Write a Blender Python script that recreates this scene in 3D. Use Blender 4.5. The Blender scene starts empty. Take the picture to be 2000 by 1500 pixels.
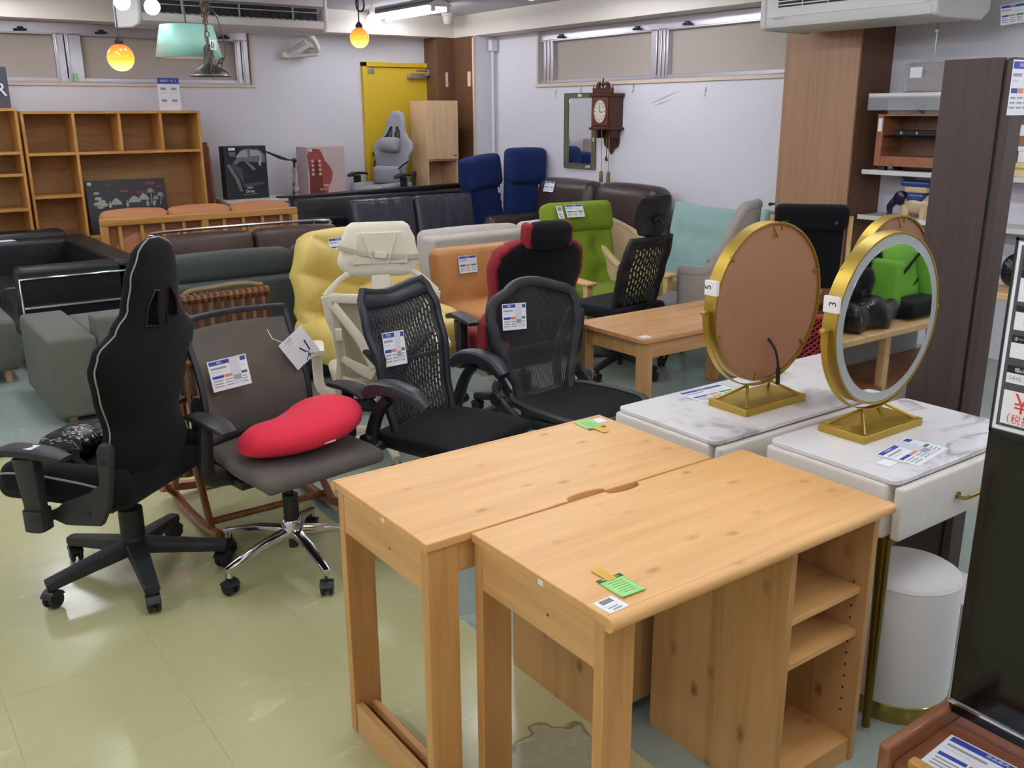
import bpy, bmesh, math, random
from mathutils import Vector, Matrix, Euler
random.seed(7)
SC = bpy.context.scene
COL = SC.collection
# ------------------------------------------------------------------ camera
F_PX, PITCH, YAW, ROLL = 1825.6, 0.283705, 0.626484, -0.00528167
cam = bpy.data.cameras.new('camera')
cam.sensor_width = 36.0
cam.lens = F_PX / 2000.0 * 36.0
cam.clip_start = 0.05
co = bpy.data.objects.new('camera', cam)
COL.objects.link(co)
_f = Vector((math.sin(YAW) * math.cos(PITCH), math.cos(YAW) * math.cos(PITCH), -math.sin(PITCH)))
_r = Vector((math.cos(YAW), -math.sin(YAW), 0.0))
_u = _r.cross(_f)
_rr = _r * math.cos(ROLL) + _u * math.sin(ROLL)
_uu = -_r * math.sin(ROLL) + _u * math.cos(ROLL)
co.matrix_world = Matrix(((_rr.x, _uu.x, -_f.x, 0.0), (_rr.y, _uu.y, -_f.y, 0.0), (_rr.z, _uu.z, -_f.z, 1.70), (0, 0, 0, 1)))
SC.camera = co
# ------------------------------------------------------------------ world, exposure
w = bpy.data.worlds.new('world')
SC.world = w
w.use_nodes = True
w.node_tree.nodes['Background'].inputs[0].default_value = (0.9, 0.95, 1.0, 1)
w.node_tree.nodes['Background'].inputs[1].default_value = 0.25
SC.view_settings.view_transform = 'Standard'
SC.view_settings.look = 'None'
SC.view_settings.gamma = 1.0
SC.view_settings.use_curve_mapping = False
SC.view_settings.exposure = 0.42
SC.cycles.use_light_tree = False
SC.cycles.max_bounces = 7
SC.cycles.diffuse_bounces = 4
SC.cycles.glossy_bounces = 4
SC.cycles.transparent_max_bounces = 8
SC.cycles.adaptive_threshold = 0.03
TUBE_POWER = 26.0      # emission strength of the ceiling fluorescent tubes
# ------------------------------------------------------------------ materials
def lin(c):
    if isinstance(c, str):
        c = [int(c[i:i + 2], 16) / 255 for i in (0, 2, 4)]
    return tuple((x / 12.92 if x <= 0.04045 else ((x + 0.055) / 1.055) ** 2.4) for x in c) + (1.0,)
MATS = {}
def newmat(name):
    m = bpy.data.materials.new(name)
    m.use_nodes = True
    MATS[name] = m
    return m, m.node_tree, m.node_tree.nodes['Principled BSDF']
def N(nt, typ, **kw):
    n = nt.nodes.new(typ)
    for k, v in kw.items():
        if isinstance(k, str) and hasattr(n, k):
            setattr(n, k, v)
    return n
def setin(n, **kw):
    for k, v in kw.items():
        n.inputs[k.replace('_', ' ')].default_value = v
def coords(nt, scale=(1, 1, 1), world=False):
    mp = N(nt, 'ShaderNodeMapping')
    mp.inputs['Scale'].default_value = scale
    if world:
        g = N(nt, 'ShaderNodeNewGeometry')
        nt.links.new(g.outputs['Position'], mp.inputs['Vector'])
    else:
        tc = N(nt, 'ShaderNodeTexCoord')
        nt.links.new(tc.outputs['Object'], mp.inputs['Vector'])
    return mp.outputs[0]
def mixc(nt, fac, a, b):
    mx = N(nt, 'ShaderNodeMix', data_type='RGBA')
    for sock, v in ((mx.inputs[0], fac), (mx.inputs[6], a), (mx.inputs[7], b)):
        if hasattr(v, 'is_output') or hasattr(v, 'links'):
            nt.links.new(v, sock)
        else:
            sock.default_value = v
    return mx.outputs[2]
def noise(nt, vec, scale=5, detail=4, rough=.55, dist=0):
    n = N(nt, 'ShaderNodeTexNoise')
    n.inputs['Scale'].default_value = scale
    n.inputs['Detail'].default_value = detail
    n.inputs['Roughness'].default_value = rough
    n.inputs['Distortion'].default_value = dist
    nt.links.new(vec, n.inputs['Vector'])
    return n.outputs['Fac']
def ramp(nt, fac, stops):
    r = N(nt, 'ShaderNodeValToRGB')
    el = r.color_ramp.elements
    while len(el) < len(stops):
        el.new(0.5)
    for e, (p, c) in zip(el, stops):
        e.position = p
        e.color = c if len(c) == 4 else tuple(c) + (1,)
    nt.links.new(fac, r.inputs[0])
    return r.outputs[0]
def bump(nt, bs, h, strength=.3, dist=.002):
    b = N(nt, 'ShaderNodeBump')
    b.inputs['Strength'].default_value = strength
    b.inputs['Distance'].default_value = dist
    nt.links.new(h, b.inputs['Height'])
    nt.links.new(b.outputs[0], bs.inputs['Normal'])
def M(name, col, rough=.5, metal=0.0, var=.12, vs=6, bs=None, bst=.3, bd=.002, sheen=0, coat=0, spec=None, world=False, stretch=(1, 1, 1)):
    m, nt, b = newmat(name)
    c = lin(col)
    setin(b, Roughness=rough, Metallic=metal)
    if sheen:
        b.inputs['Sheen Weight'].default_value = sheen
    if coat:
        b.inputs['Coat Weight'].default_value = coat
    if spec is not None:
        b.inputs['Specular IOR Level'].default_value = spec
    v = coords(nt, stretch, world)
    if var:
        d = tuple(x * (1 - var) for x in c[:3]) + (1,)
        l = tuple(min(1, x * (1 + var * .5)) for x in c[:3]) + (1,)
        nt.links.new(mixc(nt, noise(nt, v, vs), d, l), b.inputs['Base Color'])
    else:
        b.inputs['Base Color'].default_value = c
    if bs:
        bump(nt, b, noise(nt, v, bs, 3, .6), bst, bd)
    return m
def fabric(name, col, scale=350, rough=.9, var=.15):
    return M(name, col, rough, 0, var, 14, bs=scale, bst=.5, bd=.0015, sheen=.06, spec=.2)
def leather(name, col, rough=.38, bst=.35):
    m, nt, b = newmat(name)
    c = lin(col)
    v = coords(nt)
    d = tuple(x * .8 for x in c[:3]) + (1,)
    nt.links.new(mixc(nt, noise(nt, v, 5), d, c), b.inputs['Base Color'])
    b.inputs['Roughness'].default_value = rough
    n1 = noise(nt, v, 9, 3, .5, 1.2)
    n2 = noise(nt, v, 260, 2)
    mt = N(nt, 'ShaderNodeMath', operation='MULTIPLY_ADD')
    nt.links.new(n2, mt.inputs[0]); mt.inputs[1].default_value = .12
    nt.links.new(n1, mt.inputs[2])
    bump(nt, b, mt.outputs[0], bst, .012)
    return m
def wood(name, c1, c2, axis='x', rough=.42, freq=26, knots=None, coat=.0, along=1.6, kplane='xy', kscale=5.0, ksize=1.0):
    m, nt, b = newmat(name)
    s = [freq] * 3
    s['xyz'.index(axis)] = along
    v = coords(nt, tuple(s))
    g = noise(nt, v, 1.0, 7, .62, .5)
    col = ramp(nt, g, [(.30, lin(c2)), (.5, lin(c1)), (.72, tuple(min(1, x * 1.12) for x in lin(c1)[:3]) + (1,))])
    if knots:
        sp = N(nt, 'ShaderNodeSeparateXYZ'); nt.links.new(coords(nt), sp.inputs[0])
        cb = N(nt, 'ShaderNodeCombineXYZ')
        for i_, ax in enumerate(kplane):
            mm = N(nt, 'ShaderNodeMath', operation='MULTIPLY'); nt.links.new(sp.outputs['xyz'.index(ax)], mm.inputs[0])
            mm.inputs[1].default_value = .55 if ax == axis else 1.0
            nt.links.new(mm.outputs[0], cb.inputs[i_])
        vo = N(nt, 'ShaderNodeTexVoronoi', voronoi_dimensions='2D')
        vo.inputs['Scale'].default_value = kscale
        nt.links.new(cb.outputs[0], vo.inputs['Vector'])
        ad = N(nt, 'ShaderNodeMath', operation='MULTIPLY_ADD')
        nt.links.new(noise(nt, coords(nt), 60, 2), ad.inputs[0]); ad.inputs[1].default_value = .08
        nt.links.new(vo.outputs['Distance'], ad.inputs[2])
        kr = ramp(nt, ad.outputs[0], [(.04 + .03 * ksize, (1, 1, 1)), (.04 + .05 * ksize, (.5, .5, .5)), (.04 + .06 * ksize, (.7, .7, .7)), (.04 + .11 * ksize, (0, 0, 0))])
        sc_ = N(nt, 'ShaderNodeSeparateColor'); nt.links.new(vo.outputs['Color'], sc_.inputs[0])
        rn = ramp(nt, sc_.outputs[0], [(.35, (0, 0, 0)), (.75, (1, 1, 1))])
        ml = N(nt, 'ShaderNodeMath', operation='MULTIPLY'); nt.links.new(kr, ml.inputs[0]); nt.links.new(rn, ml.inputs[1])
        col = mixc(nt, ml.outputs[0], col, lin(knots))
    nt.links.new(col, b.inputs['Base Color'])
    b.inputs['Roughness'].default_value = rough
    if coat:
        b.inputs['Coat Weight'].default_value = coat
    bump(nt, b, g, .08, .002)
    return m
def emit(name, col, strength):
    m, nt, b = newmat(name)
    b.inputs['Base Color'].default_value = lin(col)
    b.inputs['Emission Color'].default_value = lin(col)
    b.inputs['Emission Strength'].default_value = strength
    return m
# surfaces of the room
M('wall_paint', 'dcdae0', .7, 0, .035, 1.3, bs=120, bst=.08, world=True)
M('beam_paint', 'e0d8cd', .6, 0, .05, 1.0, world=True)
M('ceiling_paint', 'cfccd2', .8, 0, .04, 2, world=True)
M('back_panel_brown', '7a5c47', .55, 0, .15, 3, stretch=(6, 6, .6))
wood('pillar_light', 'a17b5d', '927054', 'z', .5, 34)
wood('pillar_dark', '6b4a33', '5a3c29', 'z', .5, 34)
M('yellow_paint', 'd8b62c', .45, 0, .06, 2)
M('alu', 'c9c6cc', .35, .75, .08, 3)
M('blind', 'b3a79d', .7, 0, .04, 3)
M('sill_wood', 'd8c3b0', .55, 0, .08, 5)
def floor_mat():
    m, nt, b = newmat('floor_vinyl')
    v = coords(nt, (1, 1, 1), True)
    sx = N(nt, 'ShaderNodeSeparateXYZ')
    nt.links.new(v, sx.inputs[0])
    def gt(sock, val):
        a = N(nt, 'ShaderNodeMath', operation='GREATER_THAN')
        nt.links.new(sock, a.inputs[0]); a.inputs[1].default_value = val
        return a.outputs[0]
    mxm = N(nt, 'ShaderNodeMath', operation='MAXIMUM')
    nt.links.new(gt(sx.outputs[0], 1.5575), mxm.inputs[0])
    nt.links.new(gt(sx.outputs[1], 5.175), mxm.inputs[1])
    n1 = noise(nt, v, 2.2, 6, .6)
    n2 = noise(nt, coords(nt, (1.2, 2.4, 1), True), 2.5, 6, .6, .3)
    ye = mixc(nt, n1, lin('bab985'), lin('c6c496'))
    wear = ramp(nt, n2, [(.56, (0, 0, 0)), (.72, (.3, .3, .3))])
    ye = mixc(nt, wear, ye, lin('d4d2ac'))
    gr = mixc(nt, n1, lin('93a29a'), lin('a7b3aa'))
    base = mixc(nt, mxm.outputs[0], ye, gr)
    n3 = noise(nt, v, 21, 3, .7)
    spots = ramp(nt, n3, [(.745, (0, 0, 0)), (.775, (.7, .7, .7))])
    # worn patch where the vinyl is broken
    dp = N(nt, 'ShaderNodeVectorMath', operation='DISTANCE')
    dp.inputs[1].default_value = (1.47, 1.76, 0)
    wob = N(nt, 'ShaderNodeTexNoise'); wob.inputs['Scale'].default_value = 9
    nt.links.new(v, wob.inputs['Vector'])
    va = N(nt, 'ShaderNodeVectorMath', operation='MULTIPLY_ADD')
    nt.links.new(wob.outputs['Color'], va.inputs[0]); va.inputs[1].default_value = (.2, .2, 0)
    nt.links.new(v, va.inputs[2])
    nt.links.new(va.outputs[0], dp.inputs[0])
    pm = ramp(nt, dp.outputs['Value'], [(.15, (1, 1, 1)), (.18, (0, 0, 0))])
    edge = ramp(nt, dp.outputs['Value'], [(.158, (0, 0, 0)), (.166, (.8, .8, .8)), (.176, (0, 0, 0))])
    patch = mixc(nt, noise(nt, v, 30, 5), lin('bdbc98'), lin('9a9980'))
    base = mixc(nt, pm, base, patch)
    base = mixc(nt, edge, base, lin('4c4a3c'))
    nt.links.new(base, b.inputs['Base Color'])
    rr = ramp(nt, n2, [(.3, (.13, .13, .13)), (.8, (.34, .34, .34))])
    nt.links.new(rr, b.inputs['Roughness'])
    b.inputs['Specular IOR Level'].default_value = .55
    bump(nt, b, n1, .05, .004)
floor_mat()
# furniture
wood('pine_x', 'dfac6c', 'd7a05e', 'x', .42, 22, 'bd8645', kscale=7.5, ksize=.9)
wood('pine_z', 'cf9c5f', 'c08b4e', 'z', .45, 26, 'a5713c', kplane='xz', kscale=5, ksize=.5)
wood('pine_y', 'd8a86c', 'cb985a', 'y', .45, 26, 'b5803f', kplane='yz', kscale=5, ksize=.6)
wood('pine_plain_z', 'c79b62', 'b4874e', 'z', .5, 18, '84582c', along=1.1, kplane='yz', kscale=7, ksize=1.0)
wood('oak_x', 'cc9750', 'b37f3a', 'x', .45, 20)
wood('oak_z', 'cb964e', 'b07b37', 'z', .45, 20)
wood('shelf_back', 'b08655', '98703f', 'x', .6, 14)
wood('birch_z', 'd9b78e', 'cba67c', 'z', .5, 30)
wood('table_x', 'd2a06c', 'b97f4c', 'x', .4, 12)
wood('table_z', 'c79a63', 'b3834d', 'z', .45, 20)
wood('arm_wood', 'd9b37e', 'c99e68', 'y', .45, 20)
wood('rosewood_z', '6b2f1c', '4a1d12', 'z', .35, 22)
wood('clock_wood', '4a2415', '331508', 'z', .38, 22)
wood('wenge_z', '4a3a36', '3d2f2c', 'z', .55, 60)
wood('tv_board_y', '8d5637', '6f3d24', 'y', .3, 16, coat=.3)
wood('tv_board_x', '96603f', '76452b', 'x', .32, 16, coat=.3)
wood('walnut_x', '9c6440', '7d4a2b', 'x', .45, 18)
wood('rattan', '96582a', '6b3a17', 'z', .35, 16, coat=.2)
M('rattan_dark', '5a3116', .4)
M('rattan_bind', '4b2a14', .5)
M('rope', '8a7650', .9, bs=200)
fabric('black_fabric', '131315')
fabric('charcoal_mesh', '6a625b', 500)
fabric('charcoal_seat', '655e58', 500)
fabric('sofa_grey', '6a6b61', 420)
fabric('sofa_grey_shaded', '454b48', 420)  # same sofa grey, darkened to paint shade onto the tall back
fabric('black_felt', '111114', 400)
fabric('green_fabric', '7c9326', 300)
fabric('navy_fabric', '1d2f63', 300)
fabric('red_cushion', 'e8334b', 600, .8, .05)
fabric('dark_red_fabric', '8f1f2b', 400, .6)
fabric('light_grey_fabric', '9a9aa0', 400)
fabric('oat_fabric', 'b9b0a4', 300)
fabric('white_fabric', 'c4bcb2', 300)
fabric('mint_fabric', '97b5af', 300)
fabric('wing_grey', 'a39a93', 260)
fabric('wing_grey_dark', '7d7a79', 260)
leather('black_leather', '1b1b1f', .36)
leather('navy_leather', '3a3a46', .3)
leather('brown_leather', '4a342e', .38)
leather('choc_leather', '3d2e2b', .34)
leather('tan_leather', 'c98c52', .42, .2)
leather('orange_leather', 'c98a5c', .45, .3)
leather('yellow_leather', 'dcc164', .4, .35)
leather('cream_leather', 'd9bd86', .45, .15)
leather('cream_shell', 'dcc494', .5, .05)
leather('brown_seat', '7a4a32', .4, .2)
M('vanity_cloth', 'e6e1d8', .6, 0, .08, 30, bs=180, bst=.35, bd=.003, stretch=(3, 3, .5))
M('stool_velvet', 'dcd9d6', .8, 0, .06, 4, bs=300, sheen=.4)
M('black_plastic', '1d1d20', .45, 0, .1, 20, bs=300, bst=.15)
M('black_plastic_gloss', '17171a', .22, 0, .05, 10)
M('dark_plastic', '2b2c2f', .5, 0, .1, 20, bs=300, bst=.15)
M('slate_plastic', '2c2e34', .4, 0, .1, 8)
M('castor_black', '1c1c1e', .4, 0, .05, 8)
M('cream_plastic', 'e8dfc9', .42, 0, .05, 8)
M('cream_mesh', 'c7bca0', .8, 0, .1, 30, bs=500)
M('piping_grey', '8f9189', .7)
M('chrome', 'd8d8da', .12, 1.0, .0)
M('steel', 'b8b4ae', .3, 1.0, .05)
M('gold', 'b89c45', .42, .85, .06, 10)
M('gold_polished', 'a8924a', .2, 1.0, .05, 5)
M('brass_leg', '7d6a34', .3, 1.0, .1, 5)
M('mirror_back', 'a67a5a', .7, 0, .06, 3, bs=300, bst=.1)
M('mirror_frost', 'aeb4b4', .35, .2, 0)
m_, nt_, b_ = newmat('mirror_glass'); setin(b_, Metallic=1.0, Roughness=.02); b_.inputs['Base Color'].default_value = (.86, .88, .87, 1)
m_, nt_, b_ = newmat('clear_glass'); setin(b_, Roughness=.02, IOR=1.1); b_.inputs['Transmission Weight'].default_value = 1.0; b_.inputs['Base Color'].default_value = (.85, .92, .9, 1)
m_, nt_, b_ = newmat('plastic_film'); setin(b_, Roughness=.1, Alpha=.38); b_.inputs['Base Color'].default_value = (.8, .78, .8, 1)
bump(nt_, b_, noise(nt_, coords(nt_, (1, 1, 2)), 9, 4, .6, 1.5), 1.0, .03)
m_, nt_, b_ = newmat('shelf_lip'); setin(b_, Roughness=.1, Alpha=.35); b_.inputs['Base Color'].default_value = (.6, .62, .64, 1)
m_, nt_, b_ = newmat('acrylic'); setin(b_, Roughness=.05, Alpha=.3); b_.inputs['Base Color'].default_value = (.6, .55, .7, 1)
def marble(nm='marble', m0=.50, m1=.60, w0=.015, w1=.055, sc=2.6):
    m, nt, b = newmat(nm)
    v = coords(nt)
    d = noise(nt, v, 3.2, 6, .6)
    wv = N(nt, 'ShaderNodeTexNoise'); wv.inputs['Scale'].default_value = sc; wv.inputs['Detail'].default_value = 8; wv.inputs['Distortion'].default_value = 1.6
    nt.links.new(v, wv.inputs['Vector'])
    ab = N(nt, 'ShaderNodeMath', operation='SUBTRACT'); nt.links.new(wv.outputs['Fac'], ab.inputs[0]); ab.inputs[1].default_value = .5
    ac = N(nt, 'ShaderNodeMath', operation='ABSOLUTE'); nt.links.new(ab.outputs[0], ac.inputs[0])
    vein = ramp(nt, ac.outputs[0], [(.0, (.75, .75, .75)), (w0, (.5, .5, .5)), (w1, (0, 0, 0))])
    msk = ramp(nt, d, [(m0, (0, 0, 0)), (m1, (1, 1, 1))])
    mul = N(nt, 'ShaderNodeMath', operation='MULTIPLY'); nt.links.new(vein, mul.inputs[0]); nt.links.new(msk, mul.inputs[1])
    nt.links.new(mixc(nt, mul.outputs[0], lin('eceaea'), lin('84878c')), b.inputs['Base Color'])
    b.inputs['Roughness'].default_value = .12
marble()
marble('marble_bold', .46, .55, .05, .12, 1.7)
def mesh_stripes():
    m, nt, b = newmat('pellicle_mesh')
    b.inputs['Base Color'].default_value = lin('2b2b2e'); b.inputs['Roughness'].default_value = .7
    v = coords(nt, (1, 1, 1))
    s = N(nt, 'ShaderNodeSeparateXYZ'); nt.links.new(v, s.inputs[0])
    a = N(nt, 'ShaderNodeMath', operation='MULTIPLY'); nt.links.new(s.outputs[0], a.inputs[0]); a.inputs[1].default_value = 2 * math.pi / .0085
    si = N(nt, 'ShaderNodeMath', operation='SINE'); nt.links.new(a.outputs[0], si.inputs[0])
    lt = N(nt, 'ShaderNodeMath', operation='LESS_THAN'); nt.links.new(si.outputs[0], lt.inputs[0]); lt.inputs[1].default_value = .55
    nt.links.new(lt.outputs[0], b.inputs['Alpha'])
mesh_stripes()
M('white_plastic', 'd9d8d4', .4, 0, .03, 3)
M('ac_white', 'd3d3cf', .45, 0, .05, 2)
M('ac_grey', 'a9aaa8', .6, 0, .05, 4)
M('black_void', '15151a', .6, 0, 0)
M('paper', 'eef0f2', .6, 0, 0)
M('ink_blue', '3448a8', .6, 0, 0)
M('ink_orange', 'e88a5a', .6, 0, 0)
M('ink_green', '2d8a55', .6, 0, 0)
M('ink_grey', '9a9da6', .6, 0, 0)
M('ink_pale', 'd9dbe2', .6, 0, 0)
M('ink_black', '1d1d20', .6, 0, 0)
M('ink_red', 'd84a46', .6, 0, 0)
M('ink_white', 'f4f4f4', .6, 0, 0)
M('note_green', '9fdc82', .6, 0, .03)
M('note_dark', '30402c', .6, 0, 0)
M('tape_yellow', 'dca936', .5, 0, 0)
M('tape_green', '8fc08f', .6, 0, 0)
M('sign_slate', '4b4d57', .5, 0, 0)
M('lamp_mint', '8fc0ae', .5, 0, .05)
M('lamp_black', '2a2926', .45, .3, .2, 8)
M('rust', '6b5a4c', .7, .4, .3, 40)
emit('tube_light', 'f3f6ff', TUBE_POWER)
emit('bulb_light', 'e8efff', 14)
emit('warm_bulb', 'ffc890', 14)
m_, nt_, b_ = newmat('orange_glass'); b_.inputs['Base Color'].default_value = lin('ff4a12'); setin(b_, Roughness=.08)
vv_ = coords(nt_, (1, 1, 1)); sp_ = N(nt_, 'ShaderNodeSeparateXYZ'); nt_.links.new(vv_, sp_.inputs[0])
mr_ = N(nt_, 'ShaderNodeMapRange'); mr_.inputs[1].default_value = -.1; mr_.inputs[2].default_value = .1; nt_.links.new(sp_.outputs[2], mr_.inputs[0])
nt_.links.new(ramp(nt_, mr_.outputs[0], [(.0, lin('ffd27a')), (.4, lin('ff7a24')), (.95, lin('d23a18'))]), b_.inputs['Emission Color'])
b_.inputs['Emission Strength'].default_value = 3.0
M('tv_screen', '101012', .12, 0, 0)
M('tv_bezel', '161618', .18, 0, 0)
M('film_brown', '8a7066', .35, 0, .3, 10)
M('ceramic_blue', '2d4687', .2, 0, .2, 20)
M('ceramic_cream', 'd3bd92', .25, 0, .15, 20)
M('ceramic_dark', '2a2340', .2, 0, .2, 20)
M('lacquer', '24222a', .3, 0, .2, 9)
M('pearl', 'a9b3a4', .35, 0, .35, 60)
M('lacquer_red', '8c3a2c', .35, 0, .4, 14)
M('frame_green', '5f6a55', .6, 0, .5, 22)
M('frame_gilt', '8d7a58', .5, .3, .3, 22)
M('dial', 'd6d2c2', .4, 0, .1, 10)
M('box_dark', '24272b', .5, 0, .3, 5)
M('photo_grey', '6f7980', .5, 0, .3, 9)
M('photo_sky', 'aab4ba', .5, 0, .1, 9)
M('box_pink', 'cbb3b1', .6, 0, .05, 3)
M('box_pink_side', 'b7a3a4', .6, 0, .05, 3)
M('print_red', '9c4a42', .6, 0, .15, 6)
M('print_red_dark', '6d2c2a', .6, 0, .1, 6)
M('pink_ball', 'e0b0a8', .5, 0, 0)
M('red_mesh', 'a02128', .5, 0, .1)
M('seat_green', '6faf36', .7, 0, .05, bs=300)
M('seat_pink', 'c8324c', .7, 0, .05, bs=300)
M('bag_black', '17171a', .22, 0, .2, 10, bs=14, bst=.8, bd=.02)
M('cream_box', 'd8c896', .6, 0, .05)
M('platform_white', 'dcdad6', .5, 0, .03)
M('scuff', 'b4b3b8', .7, 0, .1)
M('tray_metal', '9a9c98', .3, .8, .2, 30)
for _n in ('bulb_light', 'warm_bulb', 'orange_glass'):
    MATS[_n].cycles.emission_sampling = 'NONE'
MATS['tube_light'].cycles.emission_sampling = 'FRONT'
# ------------------------------------------------------------------ geometry helpers
class G:
    """collects faces of one mesh"""
    def __init__(s):
        s.v = []; s.f = []; s.mi = []; s.mats = []
    def slot(s, mat):
        if mat is None:
            return 0
        if mat not in s.mats:
            s.mats.append(mat)
        return s.mats.index(mat)
    def add(s, vs, fs, mat=None, T=None):
        b = len(s.v)
        k = s.slot(mat)
        for p in vs:
            p = Vector(p)
            s.v.append(tuple(T @ p) if T is not None else tuple(p))
        for f in fs:
            s.f.append([b + i for i in f]); s.mi.append(k)
        return s
    def box(s, c, d, mat=None, T=None, rot=None):
        x, y, z = d[0] / 2, d[1] / 2, d[2] / 2
        R = Euler(rot).to_matrix() if rot else None
        vs = []
        for q in ((-x, -y, -z), (x, -y, -z), (x, y, -z), (-x, y, -z), (-x, -y, z), (x, -y, z), (x, y, z), (-x, y, z)):
            q = Vector(q)
            if R is not None:
                q = R @ q
            vs.append(q + Vector(c))
        return s.add(vs, [(0, 3, 2, 1), (4, 5, 6, 7), (0, 1, 5, 4), (1, 2, 6, 5), (2, 3, 7, 6), (3, 0, 4, 7)], mat, T)
    def bb(s, a, b, mat=None, T=None):
        return s.box([(p + q) / 2 for p, q in zip(a, b)], [abs(q - p) for p, q in zip(a, b)], mat, T)
    def rbox(s, c, d, r=.03, k=3, m=3, puff=(0, 0, 0), T=None, rot=None, mat=None, fn=None):
        """rounded, optionally puffed box (cushions)"""
        h = [x / 2 for x in d]
        r = min([r] + [x * .999 for x in h])
        R = Euler(rot).to_matrix() if rot else None
        def ticks(hh):
            t = [-hh + r * (1 - math.cos(math.pi / 2 * i / k)) for i in range(k + 1)]
            t = [-hh + r * (i / k) for i in range(k + 1)]
            inner = [(-hh + r) + (2 * hh - 2 * r) * i / m for i in range(1, m)]
            return t + inner + [-x for x in reversed(t)]
        tk = [ticks(x) for x in h]
        for ax in range(3):
            u, v = [i for i in range(3) if i != ax]
            for sg in (-1, 1):
                vs = []; nu, nv = len(tk[u]), len(tk[v])
                for a in tk[u]:
                    for b in tk[v]:
                        p = [0, 0, 0]; p[ax] = sg * h[ax]; p[u] = a; p[v] = b
                        q = [max(-(h[i] - r), min(h[i] - r, p[i])) for i in range(3)]
                        dv = Vector([p[i] - q[i] for i in range(3)])
                        if dv.length > 1e-9:
                            dv = dv.normalized() * r
                        o = Vector(q) + dv
                        n = [o[i] / h[i] if h[i] else 0 for i in range(3)]
                        for i in range(3):
                            if puff[i]:
                                j, l = [e for e in range(3) if e != i]
                                o[i] += puff[i] * n[i] * max(0, 1 - n[j] ** 2) * max(0, 1 - n[l] ** 2)
                        if fn:
                            o = fn(o)
                        if R is not None:
                            o = R @ o
                        vs.append(o + Vector(c))
                fs = []
                for i in range(nu - 1):
                    for j in range(nv - 1):
                        q = (i * nv + j, (i + 1) * nv + j, (i + 1) * nv + j + 1, i * nv + j + 1)
                        flip = (sg > 0) ^ (ax == 1)
                        fs.append(q if flip else q[::-1])
                s.add(vs, fs, mat, T)
        return s
    def loft(s, secs, closed=True, caps=True, mat=None, T=None):
        n = len(secs[0]); vs = [p for q in secs for p in q]; fs = []
        for i in range(len(secs) - 1):
            for j in range(n if closed else n - 1):
                a, b = i * n + j, i * n + (j + 1) % n
                fs.append((a, b, b + n, a + n))
        if caps and closed:
            fs.append(tuple(reversed(range(n))))
            fs.append(tuple((len(secs) - 1) * n + j for j in range(n)))
        return s.add(vs, fs, mat, T)
    def tube(s, pts, r=.01, n=8, mat=None, T=None, closed=False, smooth=0):
        pts = [Vector(p) for p in pts]
        if smooth:
            pts = crom(pts, smooth, closed)
        rs = r if isinstance(r, (list, tuple)) else [r] * len(pts)
        if len(rs) != len(pts):
            rs = [rs[0] + (rs[-1] - rs[0]) * i / (len(pts) - 1) for i in range(len(pts))]
        secs = []; prev = None
        L = len(pts)
        for i, p in enumerate(pts):
            a = pts[(i - 1) % L] if (closed or i > 0) else pts[i]
            b = pts[(i + 1) % L] if (closed or i < L - 1) else pts[i]
            t = (b - a).normalized()
            if prev is None:
                ref = Vector((0, 0, 1)) if abs(t.z) < .9 else Vector((1, 0, 0))
                u = t.cross(ref).normalized()
            else:
                u = (prev - t * prev.dot(t)).normalized()
            prev = u; v = t.cross(u)
            secs.append([p + (u * math.cos(2 * math.pi * k / n) + v * math.sin(2 * math.pi * k / n)) * rs[i] for k in range(n)])
        if closed:
            secs.append(secs[0])
        return s.loft(secs, True, not closed, mat, T)
    def cyl(s, a, b, r, r2=None, n=20, mat=None, T=None):
        return s.tube([a, b], [r, r if r2 is None else r2], n, mat, T)
    def lathe(s, prof, c=(0, 0, 0), n=28, mat=None, T=None, caps=True):
        secs = [[(c[0] + r * math.cos(2 * math.pi * k / n), c[1] + r * math.sin(2 * math.pi * k / n), c[2] + z) for k in range(n)] for r, z in prof]
        return s.loft(secs, True, caps, mat, T)
    def prism(s, poly, a, b, axis='z', mat=None, T=None):
        def P(u, v, w):
            return {'z': (u, v, w), 'y': (u, w, v), 'x': (w, u, v)}[axis]
        n = len(poly)
        vs = [P(u, v, a) for u, v in poly] + [P(u, v, b) for u, v in poly]
        fs = [tuple(reversed(range(n))), tuple(range(n, 2 * n))] + [(i, (i + 1) % n, n + (i + 1) % n, n + i) for i in range(n)]
        return s.add(vs, fs, mat, T)
    def grid(s, fn, nu, nv, mat=None, T=None, keep=None):
        vs = [fn(i / nu, j / nv) for i in range(nu + 1) for j in range(nv + 1)]
        fs = []
        for i in range(nu):
            for j in range(nv):
                if keep is None or keep(i, j):
                    a = i * (nv + 1) + j
                    fs.append((a, a + nv + 1, a + nv + 2, a + 1))
        return s.add(vs, fs, mat, T)
    def ball(s, c, r, n=14, mat=None, T=None, sc=(1, 1, 1)):
        secs = []
        for i in range(1, n // 2 + 1):
            th = math.pi * i / (n // 2 + 1)
            secs.append([(c[0] + r * sc[0] * math.sin(th) * math.cos(2 * math.pi * k / n), c[1] + r * sc[1] * math.sin(th) * math.sin(2 * math.pi * k / n), c[2] - r * sc[2] * math.cos(th)) for k in range(n)])
        return s.loft(secs, True, True, mat, T)
def crom(pts, k, closed=False):
    out = []; L = len(pts)
    for i in range(L if closed else L - 1):
        p1, p2 = pts[i], pts[(i + 1) % L]
        p0 = pts[(i - 1) % L] if (closed or i > 0) else p1 * 2 - p2
        p3 = pts[(i + 2) % L] if (closed or i < L - 2) else p2 * 2 - p1
        for j in range(k):
            t = j / k
            out.append(.5 * ((2 * p1) + (p2 - p0) * t + (2 * p0 - 5 * p1 + 4 * p2 - p3) * t * t + (3 * p1 - p0 - 3 * p2 + p3) * t ** 3))
    if not closed:
        out.append(pts[-1])
    return out
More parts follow.
